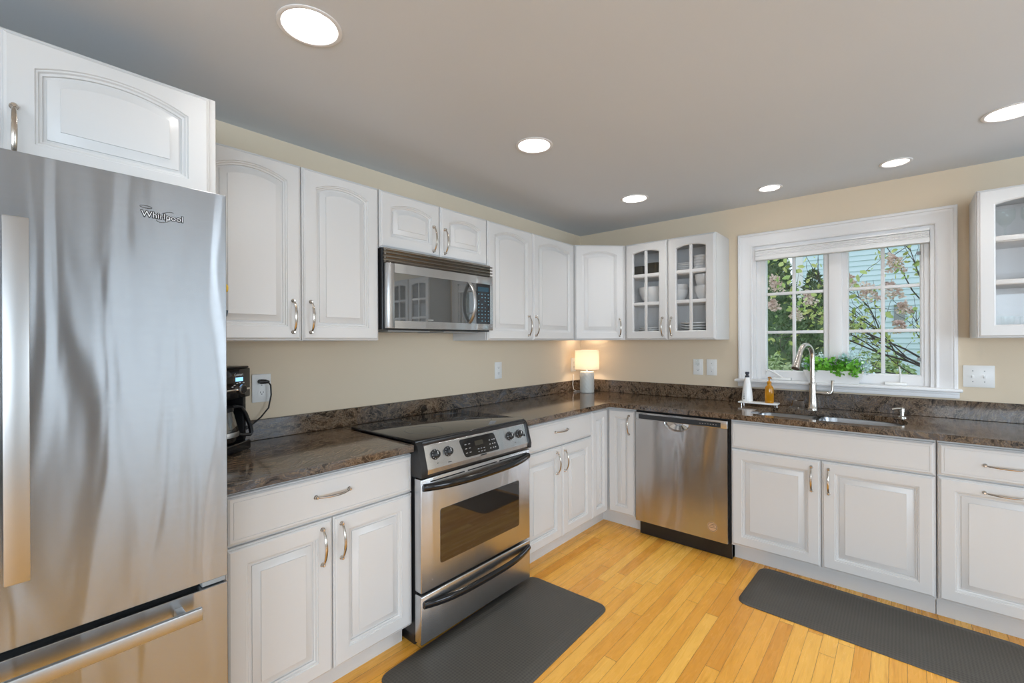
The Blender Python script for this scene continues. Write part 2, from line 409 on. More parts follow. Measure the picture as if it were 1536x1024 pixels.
# ------------------------------------------------------------------ room shell
fl = MB().box(-.15, 5.35, -7.15, .15, -.05, 0); struct('floor', fl, 'floor')
struct('floor', MB().box(3.3, 5.2, -7, -.66, .0005, .012), mat('added_grey_carpet', (.30, .29, .28), .95))  # unseen carpet, added to mute the orange reflection in the refrigerator
LIGHTS = [  # x, y, flange radius, label
    (.886, -2.956, .094, 'large round recessed ceiling light nearest the stainless refrigerator'),
    (.885, -1.831, .092, 'round recessed ceiling light above the front of the range'),
    (.884, -.712, .092, 'round recessed ceiling light nearest the corner glass cabinets'),
    (1.630, -.335, .072, 'small recessed ceiling light above the left half of the window'),
    (2.246, -.342, .072, 'small recessed ceiling light above the right half of the window'),
    (2.628, -.738, .094, 'round recessed ceiling light cut off by the right edge of the photo'),
    (2.63, -1.86, .092, 'added unseen recessed ceiling light over the open floor before the right counter'),  # from here on: lamps out of view, added to light the room
    (2.63, -2.96, .092, 'added unseen recessed ceiling light over the open floor facing the refrigerator'),
    (.886, -4.25, .092, 'added unseen recessed ceiling light past the far side of the refrigerator'),
    (2.63, -4.25, .092, 'added unseen recessed ceiling light over the floor at the room entry'),
    (4.2, -1.4, .092, 'added unseen recessed ceiling light near the sliding glass door'),
    (4.2, -4.8, .092, 'added unseen recessed ceiling light in the far open part of the room')]
def punched_slab(holes, x0, x1, y0, y1, z0, z1, outer=None):
    bm = bmesh.new(); edges = []
    def ring(pts):
        vs = [bm.verts.new((x, y, z0)) for x, y in pts]
        for i in range(len(vs)): edges.append(bm.edges.new((vs[i], vs[(i + 1) % len(vs)])))
    ring(outer or [(x0, y0), (x1, y0), (x1, y1), (x0, y1)])
    for h in holes: ring(h)
    bmesh.ops.triangle_fill(bm, use_beauty=True, use_dissolve=False, edges=edges)
    r = bmesh.ops.extrude_face_region(bm, geom=bm.faces[:])
    for g in r['geom']:
        if isinstance(g, bmesh.types.BMVert): g.co.z = z1
    return MB().addbm(bm)
circ = lambda x, y, r, n=32: [(x + r * math.cos(2 * math.pi * i / n), y + r * math.sin(2 * math.pi * i / n)) for i in range(n)]
struct('ceiling', punched_slab([circ(x, y, r - .012) for x, y, r, _ in LIGHTS], -.15, 5.35, -7.15, .15, H, H + .12), 'ceiling', angle=25)
struct('wall_left', MB().box(-.15, 0, -7.15, .15, 0, H), 'wall')
WX0, WX1, WZ0, WZ1 = 1.455, 2.416, 1.066, 2.036
mb = MB()
mb.box(0, WX0, 0, .15, 0, H).box(WX1, 5.35, 0, .15, 0, H).box(WX0, WX1, 0, .15, 0, WZ0).box(WX0, WX1, 0, .15, WZ1, H)
struct('wall_back', mb, 'wall')
mb = MB(); SY0, SY1 = -3.1, -1.8
SW = [(-1.6, -.3), (-6.2, -4.2)]  # unseen windows added to light the left wall and cabinets
mb.box(5.2, 5.35, SY1, -1.6, 0, H).box(5.2, 5.35, -.3, 0, 0, H).box(5.2, 5.35, -4.2, SY0, 0, H).box(5.2, 5.35, -7.15, -6.2, 0, H).box(5.2, 5.35, SY0, SY1, 2.1, H)
for a, b in SW: mb.box(5.2, 5.35, a, b, 0, .8).box(5.2, 5.35, a, b, 2.1, H)
struct('wall_right', mb, 'farwall')
mb = MB(); ws = [(2.60, 3.90), (3.98, 5.12)]  # unseen windows, added to light the room clear of pane reflections
mb.box(0, 2.6, -7.15, -7, 0, H).box(3.9, 3.98, -7.15, -7, 0, H).box(5.12, 5.2, -7.15, -7, 0, H)
for a, b in ws: mb.box(a, b, -7.15, -7, 0, .8).box(a, b, -7.15, -7, 2.1, H)
struct('wall_front', mb, 'farwall')
# far openings with frames; the windows are unseen, added for their light
mb = MB()
for a, b, c, d in ((SY0, SY1, 0, .08), (SY0, SY1, 2.03, 2.1), (SY0, SY0 + .08, 0, 2.1), (SY1 - .08, SY1, 0, 2.1), (-2.50, -2.40, 0, 2.1)):
    mb.box(5.2, 5.28, a, b, c, d)
dr = struct('door_1', mb, 'trim'); struct('added_door_2', MB().box(5.16, 5.199, -4.1, -3.11, .013, 2.08, .004), mat('added_dark_door', (.06, .045, .038), .45)); struct('pane', MB().box(5.23, 5.236, SY0 + .05, SY1 - .05, .05, 2.05), 'pane', dr)  # dark door is unseen, added to darken part of the refrigerator reflection
for i, (a, b) in enumerate(ws):
    mb = MB()
    for q in ((a, a + .06, .8, 2.1), (b - .06, b, .8, 2.1), (a, b, .8, .86), (a, b, 2.04, 2.1), ((a + b) / 2 - .03, (a + b) / 2 + .03, .8, 2.1)):
        mb.box(q[0], q[1], -7.1, -7.02, q[2], q[3])
    o = struct('window_%d' % (i + 2), mb, 'trim'); struct('pane', MB().box(a + .03, b - .03, -7.075, -7.069, .83, 2.07), 'pane', o)

for i, (a, b) in enumerate(SW):
    mb = MB()
    for q in ((a, a + .06, .8, 2.1), (b - .06, b, .8, 2.1), (a, b, .8, .86), (a, b, 2.04, 2.1), ((a + b) / 2 - .03, (a + b) / 2 + .03, .8, 2.1)):
        mb.box(5.22, 5.30, q[0], q[1], q[2], q[3])
    o = struct('window_%d' % (i + 4), mb, 'trim'); struct('pane', MB().box(5.269, 5.275, a + .03, b - .03, .83, 2.07), 'pane', o)

# ------------------------------------------------------------------ recessed lights
for k, (x, y, r, lab) in enumerate(LIGHTS):
    t = Thing('recessed_ceiling_light', lab, 'ceiling light', 'W', (x, -y, H), 'recessed ceiling lights')
    ri = r - .016; rl = ri * .62
    t.part('trim_ring', MB().lathe((x, -y, H), [(r, -.0005), (r, -.003), (r - .006, -.0055), (ri + .003, -.004), (ri, 0), (ri, .01), (ri - .001, .010), (r - .013, .0005)], 48, (False, False)), 'trim')
    t.part('reflector', MB().lathe((x, -y, H), [(ri + .001, .005), (ri - .002, .02), (rl + .006, .062), (rl, .066), (rl, .078), (rl + .004, .078), (rl + .010, .064), (ri + .002, .02)], 40, (False, False)), 'reflector')
    t.part('lens', MB().lathe((x, -y, H), [(rl - .001, .070), (rl - .001, .074)], 32), 'lens')

# ------------------------------------------------------------------ window over the sink
win = bpy.data.objects.new('window_1', None); COL.objects.link(win); win.location = (1.935, 0, 1.066); win['kind'] = 'structure'
def wpart(name, mb, m, parent=None, label=None, **k):
    o = build(name, mb, m, parent or win, (lambda p: (p[0] - 1.935, p[1], p[2] - 1.066)), **k)
    if label: o['label'] = label
    return o
def casing():
    prof = [(0, 0), (0, -.012), (.006, -.016), (.012, -.013), (.02, -.013), (.03, -.016), (.060, -.019), (.066, -.022), (.074, -.022), (.078, -.027), (.090, -.027), (.094, -.022), (.094, 0)]
    L = []
    for o, y in prof:
        L.append([(WX0 - o, y, 1.084), (WX0 - o, y, WZ1 + o), (WX1 + o, y, WZ1 + o), (WX1 + o, y, 1.084)])
    return MB().loops(L, cyc=False)
wpart('window_casing', casing(), 'trim', recalc=True)
wpart('window_stool', MB().box(1.342, 2.527, -.058, -.001, 1.066, 1.085, .006).box(WX0, WX1, -.002, .085, 1.066, 1.085), 'trim')
wpart('window_apron', MB().box(1.357, 2.516, -.018, -.001, 1.028, 1.066, .003).box(1.357, 2.516, -.024, -.001, 1.050, 1.066, .003), 'trim')
mb = MB()
mb.box(WX0 + .0005, WX0 + .020, .0005, .15, 1.0855, WZ1 - .0005).box(WX1 - .020, WX1 - .0005, .0005, .15, 1.0855, WZ1 - .0005).box(WX0 + .0203, WX1 - .0203, .0005, .15, WZ1 - .02, WZ1 - .0005)
mb.box(WX0 + .0203, WX0 + .045, .03, .12, 1.0857, WZ1 - .0203).box(WX1 - .045, WX1 - .0203, .03, .12, 1.0857, WZ1 - .0203).box(1.905, 1.975, .02, .12, 1.0857, WZ1 - .0203, .003)
wpart('window_frame', mb, 'trim')
GZ0, GZ1 = 1.150, 1.968
for gx0, gx1 in ((1.531, 1.872), (2.007, 2.352)):
    mb = MB(); sl, sr = gx0 - .034, gx1 + .034
    o_ = [(sl, 1.0855), (sr, 1.0855), (sr, GZ1 + .036), (sl, GZ1 + .036)]
    i_ = [(gx0 - .006, GZ0 - .006), (gx1 + .006, GZ0 - .006), (gx1 + .006, GZ1 + .006), (gx0 - .006, GZ1 + .006)]
    g_ = [(gx0, GZ0), (gx1, GZ0), (gx1, GZ1), (gx0, GZ1)]
    f = lambda P_, y: [(x, y, z) for x, z in P_]
    mb.loops([f(o_, .10), f(o_, .042), f(i_, .042), f(i_, .048), f(g_, .054), f(g_, .10), f(o_, .10)])
    sash = wpart('sash', mb, 'trim')
    wpart('pane', MB().box(gx0 - .003, gx1 + .003, .062, .066, GZ0 - .003, GZ1 + .003), 'pane', sash)
    mb = MB(); xm = (gx0 + gx1) / 2
    mb.box(xm - .010, xm + .010, .054, .076, GZ0, GZ1, .003)
    for q in (1.421, 1.694): mb.box(gx0, gx1, .055, .075, q - .010, q + .010, .003)
    wpart('muntin_grid', mb, 'trim', sash)
    lx = gx1 + .001
for x0, x1, lx, flip in ((1.575, 1.69, 1.58, 0), (2.186, 2.292, 2.262, 1)):
    mb = MB().box(x0, x1, -.006, .040, 1.085, 1.104, .006)
    if flip: mb.tube([(lx, .015, 1.10), (lx, .008, 1.15), (lx - .006, .0, 1.20)], [.008, .0075, .006], 8, .6)
    else: mb.tube([(lx + .06, .015, 1.10), (lx + .01, .018, 1.135), (lx - .03, .02, 1.155), (lx - .045, .018, 1.12)], [.009, .011, .012, .007], 8, .6)
    wpart('crank', mb, 'white')
for z in (1.245, 1.885): wpart('latch', MB().box(2.338, 2.356, .046, .053, z - .010, z + .010), 'grey')
t = Thing('window_blind', 'white cellular blind raised to the top of the sink window', 'blind', 'W', (1.935, 0, 1.93))
t.part('headrail', MB().box(1.477, 2.394, -.012, .028, 2.002, 2.014, .002), 'trim')
mb = MB()
for i in range(5): mb.prism([(-.008, 2.0 - i * .008), (.024, 2.0 - i * .008), (.028, 1.996 - i * .008), (.024, 1.992 - i * .008), (-.008, 1.992 - i * .008), (-.012, 1.996 - i * .008)], 1.478, 2.393, 'a')
mb.v = [(x, y, z) for x, y, z in mb.v]
t.part('folded_fabric', mb, 'trim')
t.part('bottom_rail', MB().box(1.477, 2.394, -.016, .030, 1.932, 1.960, .003), 'trim')

# ------------------------------------------------------------------ upper cabinets
UB, UT, UD = 1.3706, 2.119, .305
def upper(label, frame, a0, a1, doors, z0=UB, z1=UT, dep=UD, name='wall_cabinet', cat='cabinet', group='white arched wall cabinets'):
    t = Thing(name, label, cat, frame, ((a0 + a1) / 2, 0, z0), group)
    t.part('carcass', MB().box(a0, a1, .001, dep, z0, z1, .0015, 1), 'cabinet')
    for (b0, b1, zz0, zz1, rise, h) in doors: put_door(t, b0, b1, zz0, zz1, dep + .001, rise, handle=h, topst=.078)
    return t
g = .0025
upper('tall white two-door wall cabinet between refrigerator and microwave', 'R', -3.120, -2.3535,
      [(-3.117, -2.7335, UB + .002, UT - .001, .034, (-2.770, 1.474)), (-2.729, -2.3555, UB + .002, UT - .001, .034, (-2.695, 1.474))])
upper('short white two-door wall cabinet directly above the microwave', 'R', -2.3500, -1.5885,
      [(-2.348, -1.9668, 1.833, UT - .001, .028, (-2.016, 1.926)), (-1.962, -1.5905, 1.833, UT - .001, .028, (-1.935, 1.926))], z0=1.831)
upper('white two-door wall cabinet just right of the microwave', 'R', -1.5850, -.6095,
      [(-1.583, -1.1325, UB + .002, UT - .001, .036, (-1.186, 1.471)), (-1.128, -.6120, UB + .002, UT - .001, .036, (-1.104, 1.471))])
t = upper('big white wall cabinet above the stainless refrigerator', 'R', -4.075, -3.132,
      [(-3.589, -3.152, 1.803, 2.128, .036, (-3.566, 1.875)), (-4.060, -3.595, 1.803, 2.128, .036, (-3.628, 1.875))], z0=1.80, z1=2.136, dep=.610)
# corner
q2 = math.sqrt(.5); fr = lambda x, y: ((x + y) * q2, (x - y) * q2)
t = Thing('corner_wall_cabinet', 'white diagonal corner wall cabinet with one solid arched door', 'cabinet', math.pi / 4, (0, .45, UB), 'white arched wall cabinets')
poly = [fr(.002, -.002), fr(.002, -.607), fr(.306, -.607), fr(.607, -.306), fr(.607, -.002)]
t.part('carcass', MB().prism(poly, UB, UT), 'cabinet')
put_door(t, -.196, .196, UB + .002, UT - .001, .648, .03, handle=(.160, 1.471), topst=.078)
# glass cabinets
def glass_cab(label, a0, a1, doors, gap, shelves):
    t = Thing('glass_wall_cabinet', label, 'cabinet', 'W', ((a0 + a1) / 2, 0, UB), 'white glass-fronted wall cabinets')
    mb = MB(); mb.box(a0, a0 + .018, .001, UD, UB, UT).box(a1 - .018, a1, .001, UD, UB, UT).box(a0 + .018, a1 - .018, .001, UD, UB, UB + .03).box(a0 + .018, a1 - .018, .001, UD, UT - .03, UT).box(a0 + .018, a1 - .018, .001, .010, UB + .03, UT - .03)
    mb.box(gap - .02, gap + .02, UD - .02, UD, UB + .03, UT - .03)
    t.part('carcass', mb, 'cabinet')
    ln = MB(); e_ = .0006
    ln.box(a0 + .018 + e_, a0 + .020, .012, UD - .022, UB + .031, UT - .031).box(a1 - .020, a1 - .018 - e_, .012, UD - .022, UB + .031, UT - .031).box(a0 + .020, a1 - .020, .0105, .012, UB + .031, UT - .031)
    t.part('brightening_lining', ln, 'melamine', label='white lining added to brighten the inside of the cabinet')  # thin lining added only to brighten the dim interior
    for z in shelves: t.part('shelf', MB().box(a0 + .0205, a1 - .0205, .0125, UD - .03, z - .018, z, .002), 'melamine')
    d = UD + .001
    for b0, b1, hx in doors:
        p0, p1, q0, q1, rise = b0 + .058, b1 - .058, UB + .06, 2.042, .02
        dm = door_mesh(b0, b1, UB + .002, UT - .001, d, .058, .077, rise, kind='glass')
        do = t.part('door', dm, 'cabinet')
        mb = MB(); xm = (b0 + b1) / 2; mb.box(xm - .011, xm + .011, d + .004, d + .017, q0 - .005, q1 + .012, .003)
        for z in (1.6485, 1.8655): mb.box(p0 - .004, p1 + .004, d + .005, d + .0165, z - .0125, z + .0125, .003)
        t.part('muntin_grid', mb, 'cabinet', do)
        t.part('pane', MB().box(p0 - .004, p1 + .004, d + .002, d + .0045, q0 - .004, q1 + .008), 'cabglass', do)
        t.part('handle', handle_mesh(hx, 1.470, d + .022), 'nickel', do, HL)
    return t
S1, S2 = 1.6555, 1.872
glass_cab('white glass-fronted wall cabinet full of dishes left of the window', .6105, 1.2965, [(.6215, .9545, .920), (.9585, 1.2935, .988)], .9565, (S1, S2))
glass_cab('white glass-fronted wall cabinet holding glassware right of the window', 2.557, 3.330, [(2.560, 2.9415, 2.905), (2.9455, 3.327, 2.985)], 2.9435, (S1, S2))

# ------------------------------------------------------------------ dishes
PL = [(.0005, 0), (.055, 0), (.060, .003), (.085, .007), (.104, .013), (.107, .015), (.107, .019), (.104, .0195), (.085, .0105), (.058, .006), (.0005, .005)]
BW = [(.0005, 0), (.035, 0), (.038, .006), (.055, .018), (.070, .042), (.074, .062), (.071, .062), (.066, .042), (.050, .020), (.0005, .010)]
def sprof(p, kr, kh): return [(r * kr, h * kh) for r, h in p]
def dish(name, cat, lab, x, y, z, prof, m='ceramic', group=None, n=32):
    return solo(name, MB().lathe((x, y, z), prof, n, (True, True)), m, lab, cat, group, (x, y, z))
ordn = ['lowest', 'second up', 'third up', 'fourth up', 'fifth up']
def stack(n, name, cat, x, y, z, prof, step, where, group, col='white'):
    for i in range(n):
        pos = 'topmost' if i == n - 1 else ordn[i]
        dish(name, cat, '%s %s, %s in the stack %s' % (col, name.replace('_', ' '), pos, where), x, y, z + i * step, prof, group=group)
zb = UB + .030
stack(5, 'dinner_plate', 'plate', .775, -.185, zb, sprof(PL, .90, .9), .0122, 'low behind the left glass door', 'plates behind the left glass door')
stack(5, 'dinner_plate', 'plate', 1.115, -.175, zb, sprof(PL, 1.02, 1.), .0195, 'low behind the right glass door', 'plates behind the right glass door')
dish('serving_bowl', 'bowl', 'big white serving bowl on the middle shelf behind the left glass door', .775, -.175, S1, sprof(BW, 1.42, 2.05))
stack(2, 'soup_bowl', 'bowl', .985, -.19, S1, sprof(BW, .95, 1.45), .040, 'mid shelf, right glass door', 'bowls on the middle shelf')
dish('rice_bowl', 'bowl', 'white deep bowl at the back of the middle shelf, right glass door', 1.085, -.085, S1, sprof(BW, .75, 1.9), group='bowls on the middle shelf')
stack(2, 'mixing_bowl', 'bowl', 1.175, -.20, S1, sprof(BW, .82, 1.75), .082, 'mid shelf, right glass door', 'bowls on the middle shelf')
stack(5, 'saucer', 'plate', 1.015, -.18, S2, sprof(PL, .72, .85), .0135, 'top shelf, right glass door', 'saucers on the top shelf')
stack(5, 'cereal_bowl', 'bowl', 1.165, -.18, S2, sprof(BW, .92, .55), .020, 'top shelf, right glass door', 'bowls on the top shelf')
def casserole(lab, x, y, z, sx, sy, h):
    L = []
    for k, zz in ((.90, 0), (.96, .012), (1., h - .004), (1.03, h), (.95, h), (.90, .010)):
        L.append([(x + sx * k * (abs(math.cos(u)) ** .5) * (1 if math.cos(u) > 0 else -1), y + sy * k * (abs(math.sin(u)) ** .5) * (1 if math.sin(u) > 0 else -1), z + zz) for u in [2 * math.pi * i / 36 for i in range(36)]])
    return solo('baking_dish', MB().loops(L, True, True), 'darkdish', lab, 'baking dish', 'dark baking dishes on the top shelf', (x, y, z))
casserole('low dark baking dish standing leftmost on the top shelf of the dish cabinet', .692, -.185, S2, .050, .075, .080)
casserole('dark baking dish carrying another one on the top shelf of the dish cabinet', .806, -.185, S2, .057, .085, .050)
casserole('dark baking dish stacked on another one on the top shelf', .806, -.185, S2 + .052, .056, .082, .042)
GL = [(.0005, 0), (.030, 0), (.032, .004), (.037, .082), (.0355, .082), (.031, .008), (.0005, .006)]
for x, y, lab in ((2.665, -.22, 'clear tumbler at the front left low in the right glass cabinet'), (2.755, -.20, 'second clear tumbler from the left low in the right glass cabinet'), (2.70, -.12, 'clear tumbler standing behind the front ones in the right glass cabinet')):
    dish('glass_tumbler', 'glass', lab, x, y, zb, GL, 'clear', 'glassware in the right cabinet')
WG = [(.0005, 0), (.032, 0), (.030, .003), (.005, .008), (.0045, .07), (.02, .085), (.036, .11), (.038, .14), (.034, .165), (.0325, .165), (.036, .14), (.034, .112), (.018, .088), (.0005, .082)]
for x, lab in ((2.675, 'leftmost stemmed glass on the top shelf of the right glass cabinet'), (2.765, 'second stemmed glass from the left on the top shelf of the right glass cabinet')):
    dish('wine_glass', 'glass', lab, x, -.17, S2, WG, 'clear', 'glassware in the right cabinet')

# ------------------------------------------------------------------ base cabinets
BD = .600   # carcass depth; doors stand to .621
TK = .535
def base(label, frame, a0, a1, fronts, cut=None, name='base_cabinet'):
    t = Thing(name, label, 'cabinet', frame, ((a0 + a1) / 2, 0, 0), 'white base cabinets')
    mb = MB()
    if cut:   # open box where the sink hangs
        mb.box(a0, a0 + .018, .005, BD, .10, .878).box(a1 - .018, a1, .005, BD, .10, .878).box(a0 + .018, a1 - .018, .005, BD, .10, .118).box(a0 + .018, a1 - .018, BD - .02, BD, .118, .878)
    else: mb.box(a0, a1, .005, BD, .10, .880, .001, 1)
    t.part('carcass', mb, 'cabinet')
    t.part('toe_kick', MB().box(a0, a1, TK - .02, TK, 0, .0995), 'cabinet')
    for (b0, b1, z0, z1, kind, h, vert) in fronts:
        put_door(t, b0, b1, z0, z1, BD + .001, kind='slab' if kind in ('drawer', 'slab') else 'panel', name={'drawer': 'drawer', 'slab': 'false_front', 'panel': 'door', 'pull': 'drawer'}[kind], handle=h, vert=vert)
    return t
base('white base cabinet with one drawer and two doors beside the refrigerator', 'R', -3.118, -2.379,
     [(-3.112, -2.381, .701, .866, 'drawer', (-2.752, .790), False), (-3.112, -2.7515, .112, .694, 'panel', (-2.794, .598), True), (-2.7475, -2.381, .112, .694, 'panel', (-2.718, .598), True)])
base('white base cabinet with one drawer and two doors right of the range', 'R', -1.622, -.847,
     [(-1.619, -.850, .702, .866, 'drawer', (-1.228, .795), False), (-1.619, -1.213, .112, .695, 'panel', (-1.276, .598), True), (-1.209, -.850, .112, .695, 'panel', (-1.190, .598), True)])
t = Thing('corner_base_cabinet', 'white corner base cabinet with a narrow folded door and one handle', 'cabinet', 'W', (.42, .42, 0), 'white base cabinets')
t.part('carcass', MB().prism([(.005, .005), (.835, .005), (.835, .600), (.600, .600), (.600, .846), (.005, .846)], .10, .880), 'cabinet')
t.part('toe_kick', MB().prism([(.02, .846), (TK, .846), (TK, TK), (.835, TK), (.835, TK - .02), (TK - .02, TK - .02), (.02, TK - .02)], 0, .0995), 'cabinet')
put_door(t, .624, .832, .112, .866, .601, handle=(.792, .763), st=.052)
dmb = door_mesh(-.844, -.624, .112, .866, .601, .052); dmb.v = [(d, -a, z) for a, d, z in dmb.v]
t.part('door', dmb, 'cabinet')
base('white sink base cabinet with false drawer front and two doors', 'W', 1.4665, 2.3915,
     [(1.4695, 2.3885, .706, .866, 'slab', None, True), (1.4695, 1.9275, .112, .699, 'panel', (1.886, .594), True), (1.9315, 2.3885, .112, .699, 'panel', (1.964, .594), True)], cut=True)
base('white base cabinet with two stacked drawers right of the sink', 'W', 2.3945, 2.862,
     [(2.398, 2.859, .712, .868, 'drawer', (2.622, .786), False), (2.398, 2.859, .112, .705, 'pull', (2.620, .661), False)])
base('white base cabinet at the far right end of the counter', 'W', 2.865, 3.40,
     [(2.868, 3.397, .712, .868, 'drawer', (3.13, .786), False), (2.868, 3.397, .112, .705, 'panel', (2.92, .594), True)])

# ------------------------------------------------------------------ counters
SINK = rnd_poly([(1.553, -.555), (1.553, -.25), (1.61, -.190), (1.86, -.186), (1.91, -.164), (2.17, -.164), (2.27, -.22), (2.292, -.32), (2.292, -.44), (2.24, -.55), (2.12, -.572)], .07, 5)
def slab(mb, lab):
    o = solo('countertop', mb, 'granite', lab, 'countertop', at=(0, 0, CT), angle=25)
    b = o.modifiers.new('edge', 'BEVEL'); b.width = .005; b.segments = 2; b.limit_method = 'ANGLE'; b.angle_limit = R(50)
    return o
slab(MB().prism([(.002, -3.121), (.652, -3.121), (.652, -2.392), (.002, -2.392)], CT - .032, CT), 'short brown granite countertop between the refrigerator and the range')
slab(punched_slab([SINK], 0, 0, 0, 0, CT - .032, CT, [(.002, -2.390), (.105, -2.390), (.105, -1.626), (.652, -1.626), (.652, -.648), (3.41, -.648), (3.41, -.002), (.002, -.002)]), 'long brown granite countertop around the corner and sink')
solo('backsplash', MB().box(.001, .020, -3.121, -.0215, CT + .0005, 1.008, .002, 1), 'granite', 'low granite backsplash strip along the wall behind the range', 'backsplash', at=(.01, -1.6, CT))
solo('backsplash', MB().box(.001, 3.41, -.020, -.001, CT + .0005, 1.018, .002, 1), 'granite', 'low granite backsplash strip along the window wall behind the sink', 'backsplash', at=(1.7, -.01, CT))

# ------------------------------------------------------------------ sink, faucet, dispenser
t = Thing('kitchen_sink', 'stainless undermount double bowl sink below the window', 'sink', 'W', (1.92, .37, .66))
def bowl(x0, x1, y0, y1, zf):
    P_ = lambda k: rrect(x0 + k, x1 - k, y0 + k, y1 - k, .055)
    L = [[(x, -y, z) for x, y in P_(k)] for k, z in ((-.004, .8815), (0, .8815), (.002, .875), (.010, zf + .03), (.035, zf), (.08, zf - .002), (.079, zf - .006), (.03, zf - .006), (.004, zf + .028), (-.004, .875), (-.004, .8815))]
    mb = MB(); mb.loops(L[:6], False, True); return mb
for x0, x1, y0, y1 in ((1.535, 1.866, -.577, -.170), (1.888, 2.312, -.587, -.150)):
    bo = t.part('bowl', bowl(x0, x1, y0, y1, .70), 'sinksteel', recalc=False)
    t.part('drain', MB().lathe(((x0 + x1) / 2, -(y0 + y1) / 2, .699), [(.045, 0), (.045, .003), (.036, .002), (.030, .0)], 24), 'chrome', bo)
t.part('divider', MB().box(1.860, 1.894, .170, .575, .850, .872, .006), 'sinksteel')
fx, fy = 1.826, -.088
t = Thing('kitchen_faucet', 'brushed nickel gooseneck pull-down faucet standing behind the sink', 'faucet', 'W', (fx, -fy, CT))
t.part('base', MB().lathe((fx, -fy, CT), [(.029, 0), (.029, .006), (.026, .010), (.0245, .05), (.0215, .110), (.0205, .158), (.023, .160), (.023, .170), (.0165, .173)], 28), 'faucet')
dx, dy = -.070, -.175; ln = math.hypot(dx, dy); ux, uy = dx / ln, dy / ln
pts = [(fx, -fy, CT + .165), (fx, -fy, 1.15), (fx, -fy, 1.235)]
rr = .072
for i in range(1, 14):
    a = math.pi * .90 * i / 13; q = rr * (1 - math.cos(a)); pts.append((fx + ux * q, -(fy + uy * q), 1.250 + rr * 1.15 * math.sin(a)))
t.part('spout', MB().tube(pts, .0145, 14), 'faucet')
e = Vector(pts[-1]); dv = (Vector(pts[-1]) - Vector(pts[-3])).normalized()
t.part('spray_head', MB().tube([e - dv * .004, e + dv * .004, e + dv * .03, e + dv * .075, e + dv * .098, e + dv * .102, e + dv * .106], [.0152, .0165, .018, .0225, .0265, .0275, .022], 18), 'faucet')
t.part('lever', MB().tube([(fx + .016, -fy, 1.022), (fx + .055, -fy, 1.021)], .0125, 14).tube([(fx + .052, -fy, 1.021), (fx + .088, -fy, 1.020), (fx + .100, -fy, 1.026), (fx + .105, -fy, 1.040), (fx + .106, -fy, 1.070), (fx + .107, -fy, 1.106)], [.0135, .0125, .011, .0085, .0075, .0095], 12), 'faucet')
sx_, sy_ = 2.268, -.150
t = Thing('soap_dispenser', 'small brushed nickel soap pump set in the counter right of the sink', 'soap dispenser', 'W', (sx_, -sy_, CT))
t.part('collar', MB().lathe((sx_, -sy_, CT), [(.024, 0), (.024, .004), (.016, .008), (.011, .010), (.011, .030), (.014, .032), (.014, .052), (.010, .055)], 20), 'faucet')
t.part('nozzle', MB().tube([(sx_ + .004, -sy_, CT + .050), (sx_ - .02, -sy_ + .01, CT + .050), (sx_ - .045, -sy_ + .02, CT + .044)], [.0085, .007, .0055], 10), 'faucet')
# acrylic sponge caddy behind the sink
mb = MB(); L = []
for k, z in ((1.25, 0.), (1.0, .008), (.86, .042), (.80, .046), (.74, .046), (.70, .010)):
    L.append([(1.742 + .042 * k * a, -.062 + .024 * k * b, CT + .0005 + z) for a, b in ((-1, -.7), (-.7, -1), (.7, -1), (1, -.7), (1, .7), (.7, 1), (-.7, 1), (-1, .7))])
mb.loops(L, True, True)
solo('sponge_holder', mb, 'acrylic', 'small translucent sponge holder on the counter left of the faucet', 'sponge holder', at=(1.742, -.062, CT))
# soap tray and bottles
t = Thing('soap_tray', 'small white rectangular tray on short feet left of the sink', 'tray', 'W', (1.523, .155, CT))
tz = .942
t.part('tray_top', MB().box(1.404, 1.645, .115, .210, tz - .010, tz, .0045), 'ceramic')
for a in (1.424, 1.628):
    for d in (.130, .195): t.part('foot', MB().lathe((a, d, CT), [(.004, .0005), (.004, tz - .0105 - CT)], 12), 'chrome')
bx, by = 1.452, -.155
t = Thing('dish_soap_bottle', 'tapered white ceramic bottle with navy stopper on the soap tray', 'bottle', 'W', (bx, -by, tz))
t.part('body', MB().lathe((bx, -by, tz), [(.033, .0005), (.0345, .003), (.034, .03), (.031, .07), (.025, .110), (.0185, .148), (.014, .164), (.011, .166)], 28), 'ceramic')
t.part('stopper', MB().lathe((bx, -by, tz), [(.0135, .166), (.0135, .176), (.0095, .178), (.009, .186), (.013, .190), (.0135, .200), (.010, .203)], 18), 'navy')
mb = MB()
for i, (q, r) in enumerate(((.018, .0040), (.031, .0033), (.043, .0026), (.054, .0019), (.064, .0013))):
    rad = .0345 if q < .03 else .0345 - (q - .03) * .075
    mb.lathe((bx - .0125, -by + math.sqrt(max(0, rad ** 2 - .0125 ** 2)) - .001, tz + q), [(r, 0), (r, .0014)], 12, axis='d')
t.part('dot_pattern', mb, 'black')
bx, by = 1.590, -.165
t = Thing('hand_soap_bottle', 'amber glass soap bottle with white pump on the soap tray', 'bottle', 'W', (bx, -by, tz))
t.part('body', MB().lathe((bx, -by, tz), [(.0255, .0005), (.027, .003), (.027, .093), (.0245, .106), (.016, .116), (.0125, .120), (.0125, .140), (.010, .141)], 28), 'amber')
t.part('pump', MB().lathe((bx, -by, tz), [(.0135, .128), (.0135, .144), (.006, .147), (.0045, .149), (.0045, .165), (.009, .167), (.009, .174), (.004, .176)], 18).tube([(bx, -by, tz + .171), (bx + .012, -by + .02, tz + .172), (bx + .018, -by + .032, tz + .166)], [.006, .005, .0035], 8), 'amber')

